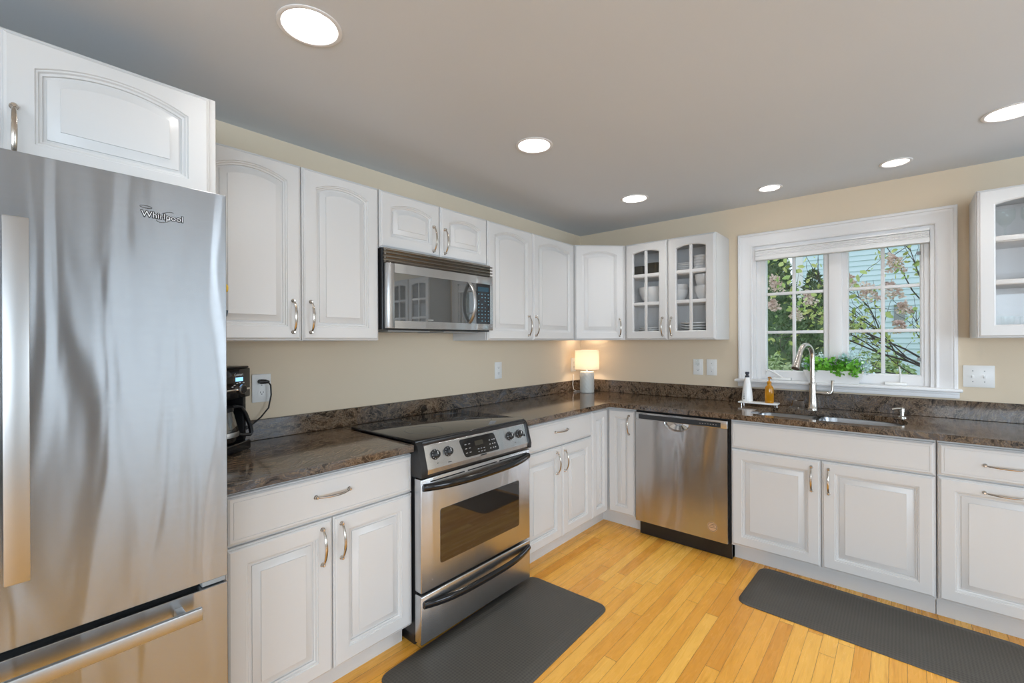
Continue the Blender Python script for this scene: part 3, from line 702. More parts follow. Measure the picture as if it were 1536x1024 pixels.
# planter on the window stool
rnd = random.Random(3)
t = Thing('window_planter', 'white trough planter with green leaves and pale flowers on the window sill', 'planter', 'W', (1.93, 0, 1.085))
L = []
for k, z in ((0., 1.0855), (.0005, 1.0858), (.030, 1.162), (.032, 1.166), (.025, 1.166), (.023, 1.158), (.012, 1.15)):
    x0, x1, d0, d1 = 1.800 - k, 2.060 + k, -.030 - k * .35, .040 + k * .35
    L.append([(x0, d0, z), (x1, d0, z), (x1, d1, z), (x0, d1, z)])
t.part('trough', MB().loops(L, True, True), 'ceramic')
mb = MB()
for i in range(700):
    x = rnd.uniform(1.79, 2.075); d = rnd.gauss(.015, .030); d = max(-.026, min(.050, d)); z = 1.160 + abs(rnd.gauss(0, .040)); z = min(z, 1.245)
    mb.leaf((x, d, z), rnd.uniform(.016, .030), rnd, wide=.8)
for i in range(60):
    x = rnd.choice((1.96, 2.05)) + rnd.gauss(0, .014)
    mb.leaf((x, .052 + rnd.uniform(0, .008), rnd.uniform(1.138, 1.175)), rnd.uniform(.016, .026), rnd, wide=.8)
t.part('foliage', mb, 'leaf', recalc=False)
for cx, cz, rr, n in ((1.80, 1.205, .030, 120), (1.86, 1.245, .028, 90), (2.06, 1.222, .046, 320), (1.99, 1.248, .028, 110), (2.09, 1.188, .030, 130)):
    mb = MB()
    for i in range(n):
        mb.leaf((cx + rnd.gauss(0, rr * .6), .0 + rnd.gauss(0, .016), cz + rnd.gauss(0, rr * .5)), rnd.uniform(.010, .018), rnd, wide=.9)
    t.part('flower_cluster', mb, 'paleflower', recalc=False)

# ------------------------------------------------------------------ refrigerator
t = Thing('refrigerator', 'large stainless steel French door refrigerator at the left edge', 'refrigerator', 'R', (-3.63, .4, 0))
FX = .850
t.part('body', MB().box(-4.078, -3.182, .03, .765, .03, 1.755, .004), 'grey')
mb = MB().box(-4.05, -3.21, .10, .74, 0, .03); t.part('feet', mb, 'black')
rd = t.part('door', MB().box(-3.618, -3.1765, .772, FX, .722, 1.772, .0014, 1), 'fridge')
ld = t.part('door', MB().box(-4.082, -3.622, .772, FX, .722, 1.772, .0014, 1), 'fridge')
fd = t.part('freezer_drawer', MB().box(-4.082, -3.1765, .772, FX, .075, .704, .0014, 1), 'fridge')
t.part('gap_shade', MB().box(-4.07, -3.195, .766, .810, .690, .735), 'dark')  # dark strip paints the shade in the gap above the freezer drawer
t.part('hinge_cover', MB().box(-3.235, -3.180, .77, .842, .7065, .7195, .002), 'grey')
def fbar(y0, y1, z0, z1, posts):
    mb = MB().box(y0, y1, .893, .906, z0, z1, .0025)
    for a, z in posts: mb.box(a - .009, a + .009, FX - .001, .894, z - .012, z + .012, .002)
    return mb
t.part('handle', fbar(-3.590, -3.552, .876, 1.624, ((-3.571, .92), (-3.571, 1.58))), 'handlesteel', rd, 'flat satin steel vertical handle bar')
t.part('handle', fbar(-3.688, -3.650, .876, 1.624, ((-3.669, .92), (-3.669, 1.58))), 'handlesteel', ld, 'flat satin steel vertical handle bar')
t.part('handle', fbar(-4.00, -3.250, .652, .684, ((-3.96, .668), (-3.29, .668))), 'handlesteel', fd, 'flat satin steel horizontal handle bar')
lo = t.part('logo', MB().text('Whirlpool', .0205, -3.318, FX + .0002, 1.684, .0004, .0017), 'black', rd, 'white brand lettering outlined in black')
t.part('letters', MB().text('Whirlpool', .0205, -3.318, FX + .0009, 1.684, .0004, -.0002), 'printwhite', lo)
mb = MB()
def ring3(ca, cz, ra, rz, tilt, t0, t1, r=.0006):
    pts = []
    for i in range(25):
        u = t0 + (t1 - t0) * i / 24; x, z = ra * math.cos(u), rz * math.sin(u)
        pts.append((ca + x * math.cos(tilt) - z * math.sin(tilt), FX + .0007, cz + x * math.sin(tilt) + z * math.cos(tilt)))
    mb.tube(pts, r, 6)
ring3(-3.312, 1.684, .022, .011, .55, .3, 1.7); ring3(-3.312, 1.684, .022, .011, .55, 3.0, 5.0); ring3(-3.352, 1.702, .012, .003, -.05, 0, 6.28)
t.part('swoosh', mb, 'black', lo)
t2 = Thing('fridge_magnet', 'tiny yellow ornament on the right side of the refrigerator', 'magnet', 'R', (-3.170, .826, 1.518))
t2.part('clip', MB().box(-3.1815, -3.1765, .800, .835, 1.505, 1.535, .001), 'yellow'); t2.part('petal', MB().sphere((-3.1700, .826, 1.518), .0075, 10, 6, (.8, .8, 1.6)), 'yellow')
t2 = Thing('fridge_magnet', 'tiny dark blue hook on the right side of the refrigerator', 'magnet', 'R', (-3.170, .826, 1.450))
t2.part('clip', MB().box(-3.1815, -3.1765, .800, .835, 1.430, 1.462, .001), 'darkblue'); t2.part('hook', MB().tube([(-3.1765, .826, 1.435), (-3.171, .826, 1.442), (-3.169, .826, 1.456)], .004, 8), 'darkblue')

# ------------------------------------------------------------------ range
t = Thing('range', 'stainless slide-in electric range with black glass cooktop', 'range', 'R', (-2.01, .35, 0))
Y0, Y1 = -2.388, -1.632
t.part('body', MB().box(Y0 + .013, Y1 - .013, .12, .640, .06, .905), 'black')
t.part('feet', MB().box(Y0 + .03, Y1 - .03, .15, .60, 0, .06), 'black')
ck = t.part('cooktop', MB().box(Y0 + .002, Y1 + .004, .110, .652, CT + .001, .928, .005, 3), 'cooktop')
mb = MB()
for ya, xa, r in ((-2.20, .47, .095), (-2.20, .24, .075), (-1.82, .47, .078), (-1.82, .24, .10)):
    mb.lathe((ya, xa, .928), [(r, .0001), (r, .0004), (r - .002, .0004), (r - .002, .0001)], 48, (False, False))
t.part('burner_ring', mb, mat('faint_grey_print', (.05, .05, .05), .3), ck)
# control panel: sloping fascia
pr = [(.560, .905), (.652, .913), (.664, .900), (.692, .800), (.690, .780), (.560, .780)]
t.part('control_panel', MB().prism(pr, Y0 + .030, Y1 - .012, 'a'), 'steel', angle=20)
pc = [(.626, .915), (.655, .921), (.670, .902), (.699, .800), (.697, .772), (.626, .772)]
t.part('end_cap', MB().prism(pc, Y0 - .002, Y0 + .032, 'a'), 'black'); t.part('end_cap', MB().prism(pc, Y1 - .014, Y1 + .004, 'a'), 'black')
t.part('front_trim', MB().box(Y0 + .03, Y1 - .01, .60, .662, .902, .921, .004).box(Y0 + .02, Y1 - .01, .60, .690, .768, .786, .003), 'black')
nrm = Vector((0, .100, .028)).normalized()          # (a, d, z): outward
upv = Vector((0, -.028, .100)).normalized()
def onpanel(a, q, h): # q along slope from bottom edge
    b = Vector((a, .692, .800)); return b + upv * q + nrm * h
for i, ya in enumerate((-2.297, -2.220, -1.788, -1.711)):
    mb = MB(); L = []
    for r, h in ((.023, 0), (.0235, .003), (.022, .006), (.0175, .008), (.016, .020), (.013, .022)):
        L.append([onpanel(ya + r * math.cos(2 * math.pi * k / 24), .060 + r * math.sin(2 * math.pi * k / 24), h) for k in range(24)])
    mb.loops(L, True, True)
    ko = t.part('knob', mb, 'black')
    mb = MB()
    for k in range(10):
        u = 2 * math.pi * k / 10; c = [onpanel(ya + .0198 * math.cos(u) + p, .060 + .0198 * math.sin(u) + q, hh) for hh in (.0066, .0074) for p, q in ((-.0012, -.0012), (.0012, -.0012), (.0012, .0012), (-.0012, .0012))]
        mb.add(c, [(0, 1, 2, 3), (4, 5, 6, 7), (0, 1, 5, 4), (1, 2, 6, 5), (2, 3, 7, 6), (3, 0, 4, 7)])
    c = [onpanel(ya + p, .060 + q, hh) for hh in (.0218, .0232) for p, q in ((-.0012, -.001), (.0012, -.001), (.0012, .013), (-.0012, .013))]
    mb.add(c, [(0, 1, 2, 3), (4, 5, 6, 7), (0, 1, 5, 4), (1, 2, 6, 5), (2, 3, 7, 6), (3, 0, 4, 7)])
    t.part('dial_marks', mb, 'printwhite', ko)
def panel_plate(pts, h0, h1): return MB().loops([[onpanel(a, q, h0) for a, q in pts], [onpanel(a, q, h1) for a, q in pts]], True, True)
disp = t.part('display', panel_plate(rnd_poly([(-2.120, .010), (-1.882, .008), (-1.905, .098), (-2.145, .098)], .016), .0002, .002), 'blackgloss')
mb = MB()
def mark(a, q, w_, h_):
    c = [onpanel(a + p * w_, q + s_ * h_, hh) for hh in (.0018, .0026) for p, s_ in ((-.5, -.5), (.5, -.5), (.5, .5), (-.5, .5))]
    mb.add(c, [(0, 1, 2, 3), (4, 5, 6, 7), (0, 1, 5, 4), (1, 2, 6, 5), (2, 3, 7, 6), (3, 0, 4, 7)])
for a in (-2.11, -2.085):
    for q in (.03, .05, .07): mark(a, q, .012, .003)
for a in (-2.03, -2.01, -1.99):
    for q in (.022, .036): mark(a, q, .010, .003)
for a in (-1.945, -1.925, -1.91):
    for q in (.025, .045, .065): mark(a, q, .008, .005)
t.part('key_marks', mb, 'printgrey', disp)
mb = MB(); mark(-2.02, .066, .055, .022); t.part('clock', mb, M['darkdish'], disp)
mb = MB(); mark(-2.0, .003, .038, .005); mark(-2.29, .020, .004, .003); mark(-2.22, .012, .018, .003); mark(-1.75, .020, .004, .003); mark(-1.668, .046, .008, .012); t.part('panel_print', mb, 'black')
# oven door
DX = .690
od = t.part('oven_door', MB().box(Y0, Y1, .642, DX, .268, .765, .006, 3), 'steel')
mb = MB()
for a, b in ((-2.335, -2.130), (-2.108, -1.905), (-1.885, -1.660)): mb.box(a, b, DX - .004, DX + .0006, .744, .7495)
t.part('vent_slot', mb, 'dark', od)
t.part('window', MB().prism(rrect(-2.281, -1.728, .366, .611, .010), DX - .003, DX + .0015, 'd'), 'ovenglass', od)
def bow(z, y0, y1, out, r):
    pts = []; rad = []
    for i in range(25):
        s_ = -1 + 2 * i / 24; pts.append(((y0 + y1) / 2 + s_ * (y1 - y0) / 2, DX + .002 + out * (1 - abs(s_) ** 3.2), z - .008 * (1 - abs(s_) ** 2.5) + .004)); rad.append(r * (1.0 if abs(s_) < .9 else 1.0))
    mb = MB().tube(pts, rad, 12, 1.45); return mb
t.part('handle', bow(.724, -2.374, -1.646, .040, .0115), 'blackgloss', od, 'glossy black bowed handle')
dw = t.part('drawer', MB().box(Y0, Y1, .642, DX, .045, .256, .006, 3), 'steel')
t.part('handle', bow(.214, -2.374, -1.646, .040, .0115), 'blackgloss', dw, 'glossy black bowed handle')

# ------------------------------------------------------------------ microwave
t = Thing('microwave_oven', 'stainless over-the-range microwave with mirrored door glass', 'microwave', 'R', (-1.97, .2, 1.425))
A0, A1 = -2.3485, -1.590
t.part('body', MB().box(A0, A1, .002, .342, 1.424, 1.829, .002, 1), 'black')
t.part('underside_vent', MB().box(A0 + .06, -2.02, .06, .30, 1.417, 1.4245).box(-1.92, A1 - .06, .06, .30, 1.417, 1.4245), 'grey')
mb = MB()
for i in range(4): mb.prism([(.342, 1.757 + i * .0185), (.368, 1.756 + i * .0185), (.372, 1.760 + i * .0185), (.366, 1.7635 + i * .0185), (.342, 1.7665 + i * .0185)], A0 + .004, A1, 'a')
mb.box(A0 + .004, A1, .340, .350, 1.755, 1.829); t.part('vent_grille', mb, steel('dark_steel', (.30, .275, .245), .25, .1))
MX = .376
sp = -1.731
g0, g1, gz0, gz1 = -2.300, -1.618, 1.470, 1.707
def frame_mesh(a0, a1, z0, z1, ia0, ia1, iz0, iz1, d0, d1):
    o_ = [(a0, z0), (a1, z0), (a1, z1), (a0, z1)]; i_ = [(ia0, iz0), (ia1, iz0), (ia1, iz1), (ia0, iz1)]
    f = lambda P_, y: [(x, y, z) for x, z in P_]
    return MB().loops([f(o_, d0), f(o_, d1), f(i_, d1), f(i_, d0), f(o_, d0)])
do = t.part('door', MB().box(A0 + .006, g0, .343, MX, 1.432, 1.752, .003).box(g0, sp - .001, .343, MX, gz1, 1.752).box(g0, sp - .001, .343, MX, 1.432, gz0), 'steel')
t.part('glass', MB().box(g0, sp - .001, .345, MX - .003, gz0, gz1), 'mwglass', do)
t.part('logo', MB().box(-2.090, -2.055, MX - .0032, MX - .0022, 1.477, 1.4815), 'handlesteel', do)
pts = []; 
for i in range(21):
    s_ = -1 + 2 * i / 20; pts.append((-1.788, MX - .003 + .046 * (1 - abs(s_) ** 2.6), 1.5885 + s_ * .117))
t.part('handle', MB().tube(pts, .0125, 12, .5), 'handlesteel', do, 'curved vertical steel handle')
cp = t.part('control_panel', MB().box(sp, A1 - .004, .343, MX, gz1, 1.752, .002).box(sp, A1 - .004, .343, MX, 1.432, gz0, .002).box(g1, A1 - .004, .343, MX, gz0, gz1).box(sp, g1, .345, MX - .003, gz0, gz1), 'steel')
kp = t.part('keypad', MB().box(sp - .0005, g1, MX - .004, MX - .0025, gz0, gz1), M['blackgloss'], cp)
mb = MB()
for i in range(4):
    for j in range(9):
        if (i + j) % 7 == 0: continue
        mb.box(sp + .014 + i * .027, sp + .022 + i * .027, MX - .0026, MX - .0018, gz0 + .014 + j * .020, gz0 + .019 + j * .020)
t.part('key_marks', mb, mat('blue_key_print', (.14, .32, .42), .4), kp)
mb = MB().box(sp + .01, g1 - .01, MX - .0026, MX - .0020, gz1 - .045, gz1 - .018); t.part('clock', mb, mat('blue_grey_clock', (.02, .06, .09), .2), kp)

# ------------------------------------------------------------------ dishwasher
t = Thing('dishwasher', 'stainless dishwasher with a pocket handle between corner and sink cabinets', 'dishwasher', 'W', (1.155, .3, 0))
D0, D1, DY = .8545, 1.4560, .650
t.part('tub', MB().box(.842, 1.462, .05, .600, .10, .876), 'dark')
arc = [(1.144 + .082 * math.cos(math.pi + math.pi * i / 20), .819 + .052 * (math.sin(math.pi + math.pi * i / 20))) for i in range(21)]
poly = [(D0, .113), (D1, .113), (D1, .819)] + arc[::-1] + [(D0, .819)]
dd = MB(); 
bm = bmesh.new(); vs = [bm.verts.new((x, .612, z)) for x, z in poly]; bm.faces.new(vs)
r = bmesh.ops.extrude_face_region(bm, geom=bm.faces[:])
for g_ in r['geom']:
    if isinstance(g_, bmesh.types.BMVert): g_.co.y = DY
bmesh.ops.triangulate(bm, faces=[f for f in bm.faces if len(f.verts) > 4])
dd.addbm(bm)
do = t.part('door', dd, 'dwsteel', angle=30)
t.part('door_back', MB().box(D0 + .002, D1 - .002, .602, .613, .114, .864), 'steel', do)
pk = MB(); L = []
for k, d in ((1.03, DY + .001), (1.0, DY + .003), (.95, DY - .001), (.90, .628), (.4, .618)):
    L.append([(1.144 + .082 * k * math.cos(math.pi + math.pi * i / 20), d, .819 + .052 * k * math.sin(math.pi + math.pi * i / 20)) for i in range(21)])
pk.loops(L, cyc=False); t.part('pocket_handle', pk, 'chrome', do)
fa = t.part('fascia', MB().box(D0, D1, .612, DY, .8195, .868, .002), 'steel')
t.part('control_strip', MB().box(.878, 1.418, DY - .002, DY + .0008, .8235, .8555), mat('dark_control_strip', (.025, .027, .03), .25), fa)
mb = MB().box(.886, .912, DY - .001, DY + .0006, .858, .861).box(.916, .940, DY - .001, DY + .0006, .858, .861); t.part('print', mb, 'black', fa)
mb = MB()
for i in range(7): mb.box(1.29 + i * .016, 1.298 + i * .016, DY, DY + .0012, .838, .840)
t.part('key_marks', mb, 'printgrey', fa)
st_ = t.part('sticker', MB().lathe((1.366, DY - .0005, .197), [(.030, 0), (.030, .0012)], 32, axis='d'), 'tag', do, 'round copper coloured sticker')
mb = MB().lathe((1.366, DY + .0006, .197), [(.027, 0), (.027, .0004), (.025, .0004), (.025, 0)], 32, (False, False), axis='d').box(1.350, 1.378, DY + .0004, DY + .001, .202, .2045).box(1.346, 1.388, DY + .0004, DY + .001, .192, .1945).box(1.352, 1.38, DY + .0004, DY + .001, .211, .2135)
t.part('sticker_print', mb, M['darkdish'], st_)
t.part('kick_plate', MB().box(D0 + .005, 1.464, .575, .590, .004, .100).box(D0 + .005, 1.464, .10, .576, 0, .004), 'black')

# ------------------------------------------------------------------ coffee maker
ang = math.atan2(.8, -.6)
CO = (.166, -2.878, CT)   # front right corner on the counter
t = Thing('coffee_maker', 'black drip coffee maker with glass carafe between refrigerator and range', 'coffee maker', ang, (-.095, -.09, 0), origin=CO)
t.part('base', MB().box(-.195, 0, -.172, 0, .001, .040, .006), 'blackgloss')
t.part('column', MB().box(-.192, -.004, -.172, -.115, .040, .235, .004).box(-.022, -.004, -.12, -.02, .040, .235, .003), 'black')
hd = t.part('head', MB().box(-.195, 0, -.172, -.002, .222, .345, .006), 'blackgloss')
t.part('lid', MB().box(-.190, -.005, -.168, -.006, .345, .352, .003), 'black')
t.part('brand', MB().text('Cuisinart', .0145, -.074, -.0019, .319, .0003), 'printwhite', hd, 'small white brand lettering')
t.part('screen', MB().box(-.094, -.050, -.0025, -.0008, .292, .308), 'lcd', hd, 'glowing blue display')
t.part('trim_bar', MB().box(-.192, -.003, -.0025, .0010, .254, .262, .001), 'chrome', hd)
ko = t.part('knob', MB().lathe((-.060, -.002, .258), [(.021, 0), (.021, .008), (.019, .012), (.017, .012)], 28, axis='d'), 'chrome', hd)
t.part('knob_face', MB().lathe((-.060, .0098, .258), [(.0172, 0), (.015, .003)], 24, axis='d'), 'black', ko)
mb = MB()
for a, z in ((-.100, .278), (-.085, .284), (-.068, .286), (-.045, .284), (-.112, .272)): mb.box(a - .005, a + .005, -.0022, -.0012, z - .0012, z + .0012)
t.part('print', mb, 'printwhite', hd)
cc = (-.112, -.060)
ca = t.part('carafe', MB().lathe((cc[0], cc[1], .041), [(.045, 0), (.058, .008), (.068, .035), (.068, .065), (.058, .105), (.050, .135), (.049, .135), (.057, .105), (.0665, .065), (.0665, .036), (.057, .011), (.044, .003)], 32), 'carafe')
t.part('carafe_lid', MB().lathe((cc[0], cc[1], .041), [(.052, .130), (.053, .146), (.040, .154), (.012, .156)], 28), 'black', ca)
t.part('carafe_band', MB().lathe((cc[0], cc[1], .041), [(.070, .030), (.0702, .034), (.0702, .045), (.069, .049)], 32, (False, False)), 'handlesteel', ca)
hx, hy = .90, .44
hp = lambda q, z: (cc[0] + hx * q, cc[1] + hy * q, z)
t.part('carafe_handle', MB().tube([hp(.042, .182), hp(.066, .186), hp(.086, .182), hp(.106, .150), hp(.124, .100), hp(.130, .070), hp(.124, .060), hp(.10, .062), hp(.066, .070)], [.010, .010, .010, .010, .0105, .0105, .0095, .0085, .008], 10, .8), 'black', ca)
# its power cord, hung from the plug in the wall outlet
def to_l(x, y, z):   # world point -> that frame
    px, py = x - CO[0], y - CO[1]; c_, s_ = math.cos(ang), math.sin(ang); return (px * c_ + py * s_, -(-px * s_ + py * c_), z - CO[2])
t.part('power_cord', MB().tube([to_l(*p) for p in ((.030, -2.757, 1.181), (.034, -2.748, 1.165), (.034, -2.746, 1.12), (.032, -2.757, 1.06), (.030, -2.790, 1.02), (.032, -2.83, .99), (.034, -2.870, .965))], .0035, 8), 'black')
t.part('plug', MB().tube([to_l(.008, -2.786, 1.183), to_l(.022, -2.784, 1.183), to_l(.030, -2.768, 1.183), to_l(.030, -2.753, 1.180)], [.0105, .0115, .010, .006], 10), 'black')

# ------------------------------------------------------------------ outlets and switches
def plate(label, frame, a, z, kind, w_=.074, h_=.122, name='wall_outlet'):
    t = Thing(name, label, 'outlet' if name == 'wall_outlet' else 'light switch', frame, (a, 0, z), 'white wall plates')
    po = t.part('cover_plate', MB().box(a - w_ / 2, a + w_ / 2, .0005, .0065, z - h_ / 2, z + h_ / 2, .002), 'white')
    if kind == 'duplex':
        for q in (.021, -.021):
            ro = t.part('receptacle', MB().prism(rrect(a - .0165, a + .0165, z + q - .0145, z + q + .0145, .010), .006, .0080, 'd'), 'white')
            t.part('slots', MB().box(a - .0075, a - .0055, .0078, .0083, z + q - .002, z + q + .006).box(a + .0055, a + .0075, .0078, .0083, z + q - .002, z + q + .006).lathe((a, .0078, z + q - .007), [(.0025, 0), (.0025, .0005)], 10, axis='d'), 'black', ro)
    else:
        for x in kind:
            so = t.part('toggle', MB().box(x - .005, x + .005, .006, .0135, z - .009, z + .005, .0015).box(x - .0075, x + .0075, .006, .0072, z - .013, z + .013), 'white')
            t.part('screws', MB().lathe((x, .0062, z + .030), [(.003, 0), (.003, .001)], 10, axis='d').lathe((x, .0062, z - .030), [(.003, 0), (.003, .001)], 10, axis='d'), 'grey', so)
    return t
plate('white wall outlet with a black plug behind the coffee maker', 'R', -2.777, 1.152, 'duplex', .082, .130)
plate('white wall outlet above the counter just right of the range', 'R', -1.142, 1.150, 'duplex')
plate('white wall outlet in the corner partly behind the lamp shade', 'R', -.128, 1.150, 'duplex')
t = plate('white wall outlet holding a clear night light below the glass cabinet', 'W', 1.069, 1.160, 'duplex')
t.part('night_light', MB().box(1.050, 1.084, .0082, .030, 1.176, 1.196, .004).box(1.055, 1.080, .010, .026, 1.196, 1.226, .006), 'clear')
plate('single white light switch between glass cabinet and window', 'W', 1.170, 1.160, (1.170,), name='light_switch')
plate('double white light switch right of the window', 'W', 2.592, 1.158, (2.569, 2.615), .124, .122, 'light_switch')

# ------------------------------------------------------------------ lamp
lx, ly = .172, -.172
t = Thing('table_lamp', 'small lit lamp with white drum shade in the counter corner', 'lamp', 'W', (lx, -ly, CT))
mb = MB(); L = []
for z, k in [(0.0005, .96), (.004, 1.)] + [(.01 + i * .0065, 1.) for i in range(26)] + [(.180, .97), (.184, .90), (.185, .5)]:
    L.append([(lx + (.0620 * k + (.0012 * math.cos(12 * u) * math.cos(z * 170) if .008 < z < .175 else 0)) * math.cos(u), -ly + (.0620 * k + (.0012 * math.cos(12 * u) * math.cos(z * 170) if .008 < z < .175 else 0)) * math.sin(u), CT + z) for u in [2 * math.pi * i / 72 for i in range(72)]])
mb.loops(L, True, True)
t.part('lamp_base', mb, mat('pale_grey_ceramic', (.56, .57, .54), .35))
t.part('stem', MB().lathe((lx, -ly, CT), [(.012, .185), (.012, .222), (.015, .224), (.015, .250), (.008, .252)], 16), 'chrome')
t.part('bulb', MB().sphere((lx, -ly, CT + .283), .022, 16, 10, (1, 1, 1.25)), 'bulb')
t.part('lamp_shade', MB().lathe((lx, -ly, CT), [(.104, .202), (.1045, .202), (.1045, .370), (.104, .370), (.1025, .370), (.1025, .202), (.104, .202)], 48, (False, False)), 'shade')
t.part('power_cord', MB().tube([(lx - .06, -ly - .01, CT + .006), (lx - .085, -ly + .005, CT + .006), (lx - .105, -ly + .04, CT + .006), (lx - .090, -ly + .075, CT + .006), (lx - .06, -ly + .085, CT + .010), (lx - .075, -ly + .055, CT + .012), (lx - .120, -ly + .030, CT + .02), (lx - .142, -ly + .01, CT + .06), (lx - .146, -ly - .01, CT + .15)], .003, 8), 'white')

# ------------------------------------------------------------------ floor mats
def floor_mat_obj(lab, cx, cy, hx_, hy_, rot):
    L = []
    for k, z in ((0, .0008), (.001, .004), (.006, .0075), (.050, .0165), (.055, .017)):
        P_ = rrect(-hx_ + k, hx_ - k, -hy_ + k, hy_ - k, .045 - k * .4)
        L.append([(x, y, z) for x, y in P_])
    mb = MB().loops(L, True, True)
    o = build('anti_fatigue_mat', mb, 'mat', angle=20); o.location = (cx, cy, 0); o.rotation_euler = (0, 0, rot)
    return tag(o, lab, 'mat', 'dark kitchen mats')
floor_mat_obj('dark brown textured foam mat in front of the range', .893, -2.063, .252, .52, R(1.5))
floor_mat_obj('dark brown textured foam mat in front of the sink cabinet', 2.155, -.838, .54, .243, R(-2.))

# ------------------------------------------------------------------ outdoors
rnd = random.Random(11)
struct('ground', MB().box(-14, 18, .3, 25, -.75, -.70), 'lawn')
t = Thing('neighbour_house', 'pale blue clapboard house seen through the right window sash', 'house', 'W', (4.0, -8.5, -.7))
HX0, HY = .55, 8.0
mb = MB()
for i in range(60):
    z = -.7 + i * .105; mb.prism([(-HY + .006, z), (-HY + .030, z), (-HY + .010, z + .107), (-HY + .006, z + .107)], HX0, 9., 'a')
mb.box(HX0, 9., -12., -HY + .007, -.7, 5.6)
t.part('wall', mb, 'siding')
t.part('corner_board', MB().box(HX0 - .03, HX0 + .10, -HY - .05, -HY + .036, -.7, 5.6), 'trim')
wo = t.part('window', MB().box(2.62, 2.72, -HY + .0, -HY + .045, .9, 2.2).box(3.40, 3.50, -HY, -HY + .045, .9, 2.2).box(2.62, 3.5, -HY, -HY + .045, 2.2, 2.32).box(2.62, 3.5, -HY, -HY + .05, .80, .90).box(2.72, 3.40, -HY, -HY + .04, 1.53, 1.58), 'trim')
t.part('pane', MB().box(2.72, 3.4, -HY, -HY + .033, .9, 2.2), 'blackgloss', wo)
t.part('window_box', MB().box(2.16, 2.32, -HY + .02, -HY + .07, 1.72, 2.05), 'grey')
t.part('roof', MB().prism([(-7.6, 5.5), (-12.4, 5.5), (-10., 7.6)], HX0 - .4, 9.4, 'a'), 'roof')
def cloud(mb, c, r, n, size, wide=.6, shell=False):
    for i in range(n):
        v = Vector((rnd.gauss(0, 1), rnd.gauss(0, 1), rnd.gauss(0, 1))).normalized() * (rnd.uniform(.75, 1.05) if shell else rnd.random() ** .4)
        mb.leaf((c[0] + v.x * r[0], c[1] + v.y * r[1], c[2] + v.z * r[2]), size * rnd.uniform(.6, 1.3), rnd, wide=wide)
def branch(mb, p, d, ln, r, lev, tips):
    pts = [Vector(p)]; d = Vector(d).normalized()
    for i in range(5):
        d = (d + Vector((rnd.gauss(0, .16), rnd.gauss(0, .16), rnd.gauss(0, .12)))).normalized(); pts.append(pts[-1] + d * ln / 5)
        if lev > 0 and i > 0:
            for _ in range(1 if lev > 1 else 2):
                e = (d + Vector((rnd.gauss(0, .8), rnd.gauss(0, .8), rnd.gauss(.1, .6)))).normalized()
                branch(mb, pts[-1], e, ln * rnd.uniform(.45, .7), r * .5, lev - 1, tips)
    mb.tube(pts, [r * (1 - .12 * i) for i in range(6)], 6); tips.append(tuple(pts[-1]))
def plant(name, lab, cat, base_, builder):
    t = Thing(name, lab, cat, 0., (0, 0, 0), origin=base_, group='plants outside the window'); bx = Vector(base_)
    for nm, mb, m in builder(): build(nm, mb, m, t.o, (lambda p: tuple(Vector(p) - bx)), recalc=(nm == 'branches'))
def ever(x, y, r, ztop, n, m, size, z0=-.7, trunk=True):
    def b():
        mb = MB()
        for i in range(n):
            h = rnd.random() ** 1.3; rr = r * (1 - h) ** .55 * rnd.uniform(.72, 1.06); u = rnd.uniform(0, 6.283)
            mb.leaf((x + rr * math.cos(u), y + rr * math.sin(u), z0 + .15 + h * (ztop - z0)), size * rnd.uniform(.6, 1.3), rnd, (math.cos(u) * .6 + rnd.gauss(0, .4), math.sin(u) * .6 + rnd.gauss(0, .4), .7 + rnd.gauss(0, .4)), .38)
        core = MB().lathe((x, y, z0), [(r * .80 * (1 - h) ** .55 + .01, .12 + h * (ztop - z0) * .96) for h in [i / 12 for i in range(13)]], 16)
        return [('foliage', mb, m), ('branches', core, m)]
    return b
plant('evergreen_tree', 'tall dark evergreen filling the left window sash', 'tree', (.80, 3.9, -.7), ever(.80, 3.9, .68, 2.75, 9000, 'evergreen', .07))
plant('evergreen_tree', 'lower dark evergreen beside the tall one in the left sash', 'tree', (1.22, 4.9, -.7), ever(1.22, 4.9, .42, 2.3, 6000, 'evergreen', .06))
def bush(c, r, n, m, size, wide=.55):
    def b():
        mb = MB(); cloud(mb, c, r, n, size, wide); k = MB(); tips = []
        for i in range(6): branch(k, (c[0], c[1], -.7), (rnd.gauss(0, .35), rnd.gauss(0, .35), 1), c[2] + .7, .012, 1, tips)
        return [('foliage', mb, m), ('branches', k, 'bark')]
    return b
plant('garden_shrub', 'pale green shrub in the lower left corner of the window', 'shrub', (1.24, 1.75, -.7), bush((1.24, 1.75, .85), (.22, .30, .38), 1500, 'palebush', .055))
plant('garden_shrub', 'round green bush before the blue house in the right sash', 'shrub', (2.02, 4.3, -.7), bush((2.02, 4.3, .45), (.52, .45, .78), 4200, 'shrub', .07))
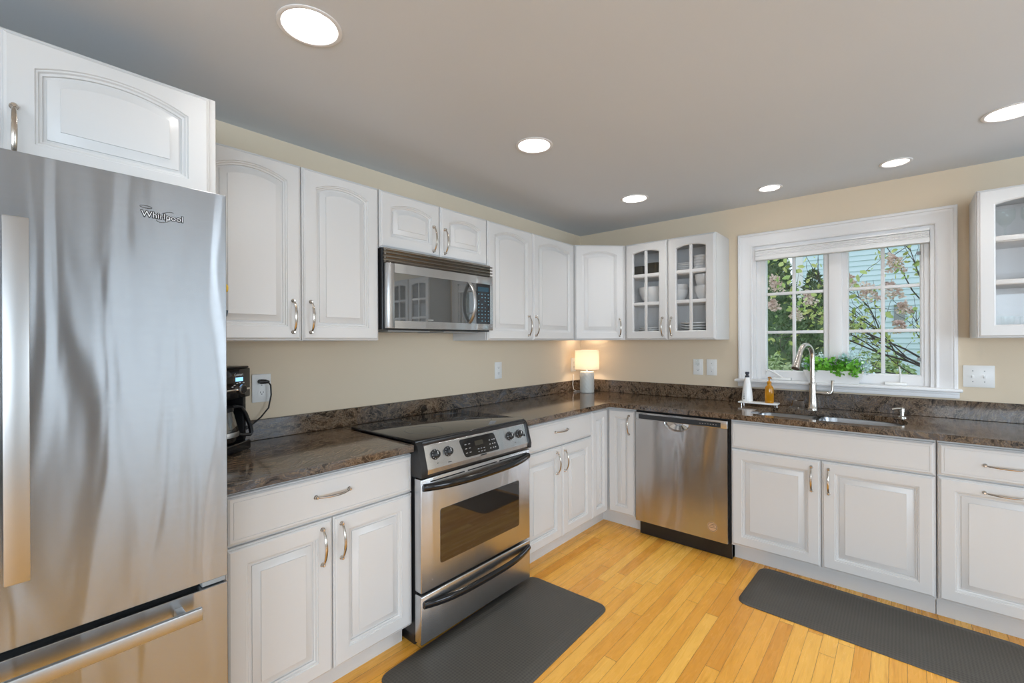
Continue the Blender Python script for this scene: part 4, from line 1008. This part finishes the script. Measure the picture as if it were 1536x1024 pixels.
def hydrangea():
    br = MB(); tips = []
    branch(br, (2.75, 2.1, -.7), (-.12, -.1, 1), 1.7, .045, 0, tips)
    p = tips[0]
    tips = []
    for d in ((-1, -.1, .55), (-1, .2, .15), (-.5, -.1, 1.), (-.9, 0, .85), (-1, .1, .0), (-.2, .1, 1), (-.7, -.2, .3), (.3, 0, 1)): branch(br, p, d, rnd.uniform(.9, 1.25), .013, 2, tips)
    lf = MB(); heads = []
    pts = [v for v in br.v if v[0] > 1.0 and v[2] > .9]
    for i in range(1300):
        q = rnd.choice(pts); lf.leaf((q[0] + rnd.gauss(0, .02), q[1] + rnd.gauss(0, .02), q[2] + rnd.gauss(0, .02)), rnd.uniform(.03, .07), rnd, (rnd.gauss(-.2, .8), rnd.gauss(-.3, .6), rnd.gauss(-.4, .6)), .55)
    for cx, cy, cz, rr in ((1.34, 1.55, 1.93, .085), (1.60, 1.6, 1.78, .07), (1.78, 1.7, 1.95, .06), (1.92, 1.55, 1.90, .085), (2.06, 1.6, 1.80, .09), (2.24, 1.5, 2.02, .08), (2.22, 1.55, 1.80, .08), (2.27, 1.6, 1.48, .06), (1.50, 1.5, 1.62, .06), (1.3, 1.6, 1.72, .06), (2.30, 1.9, 1.66, .06)):
        fl_ = MB(); heads.append(('flower_head', fl_, 'flower'))
        for i in range(150):
            h = rnd.random(); q = rr * (1 - h * .6); u = rnd.uniform(0, 6.28)
            fl_.leaf((cx + q * math.cos(u) * rnd.random() ** .5 - h * rr * .4, cy + q * math.sin(u) * rnd.random() ** .5, cz + (h - .5) * rr * 1.8), rnd.uniform(.018, .032), rnd, wide=.9)
    for i in range(60):
        c = rnd.choice(((1.34, 1.93), (1.60, 1.78), (2.24, 2.0), (1.95, 1.9), (2.1, 1.62), (1.42, 2.02)))
        lf.leaf((c[0] + rnd.gauss(0, .07), 1.45 + rnd.gauss(0, .05), c[1] + rnd.gauss(0, .07)), rnd.uniform(.05, .085), rnd, (rnd.gauss(0, .6), -.6, rnd.gauss(-.5, .4)), .55)
    return [('branches', br, 'bark'), ('foliage', lf, 'hydleaf')] + heads
plant('hydrangea_tree', 'branching hydrangea with dusty pink flower heads close outside the window', 'tree', (2.75, 2.1, -.7), hydrangea)
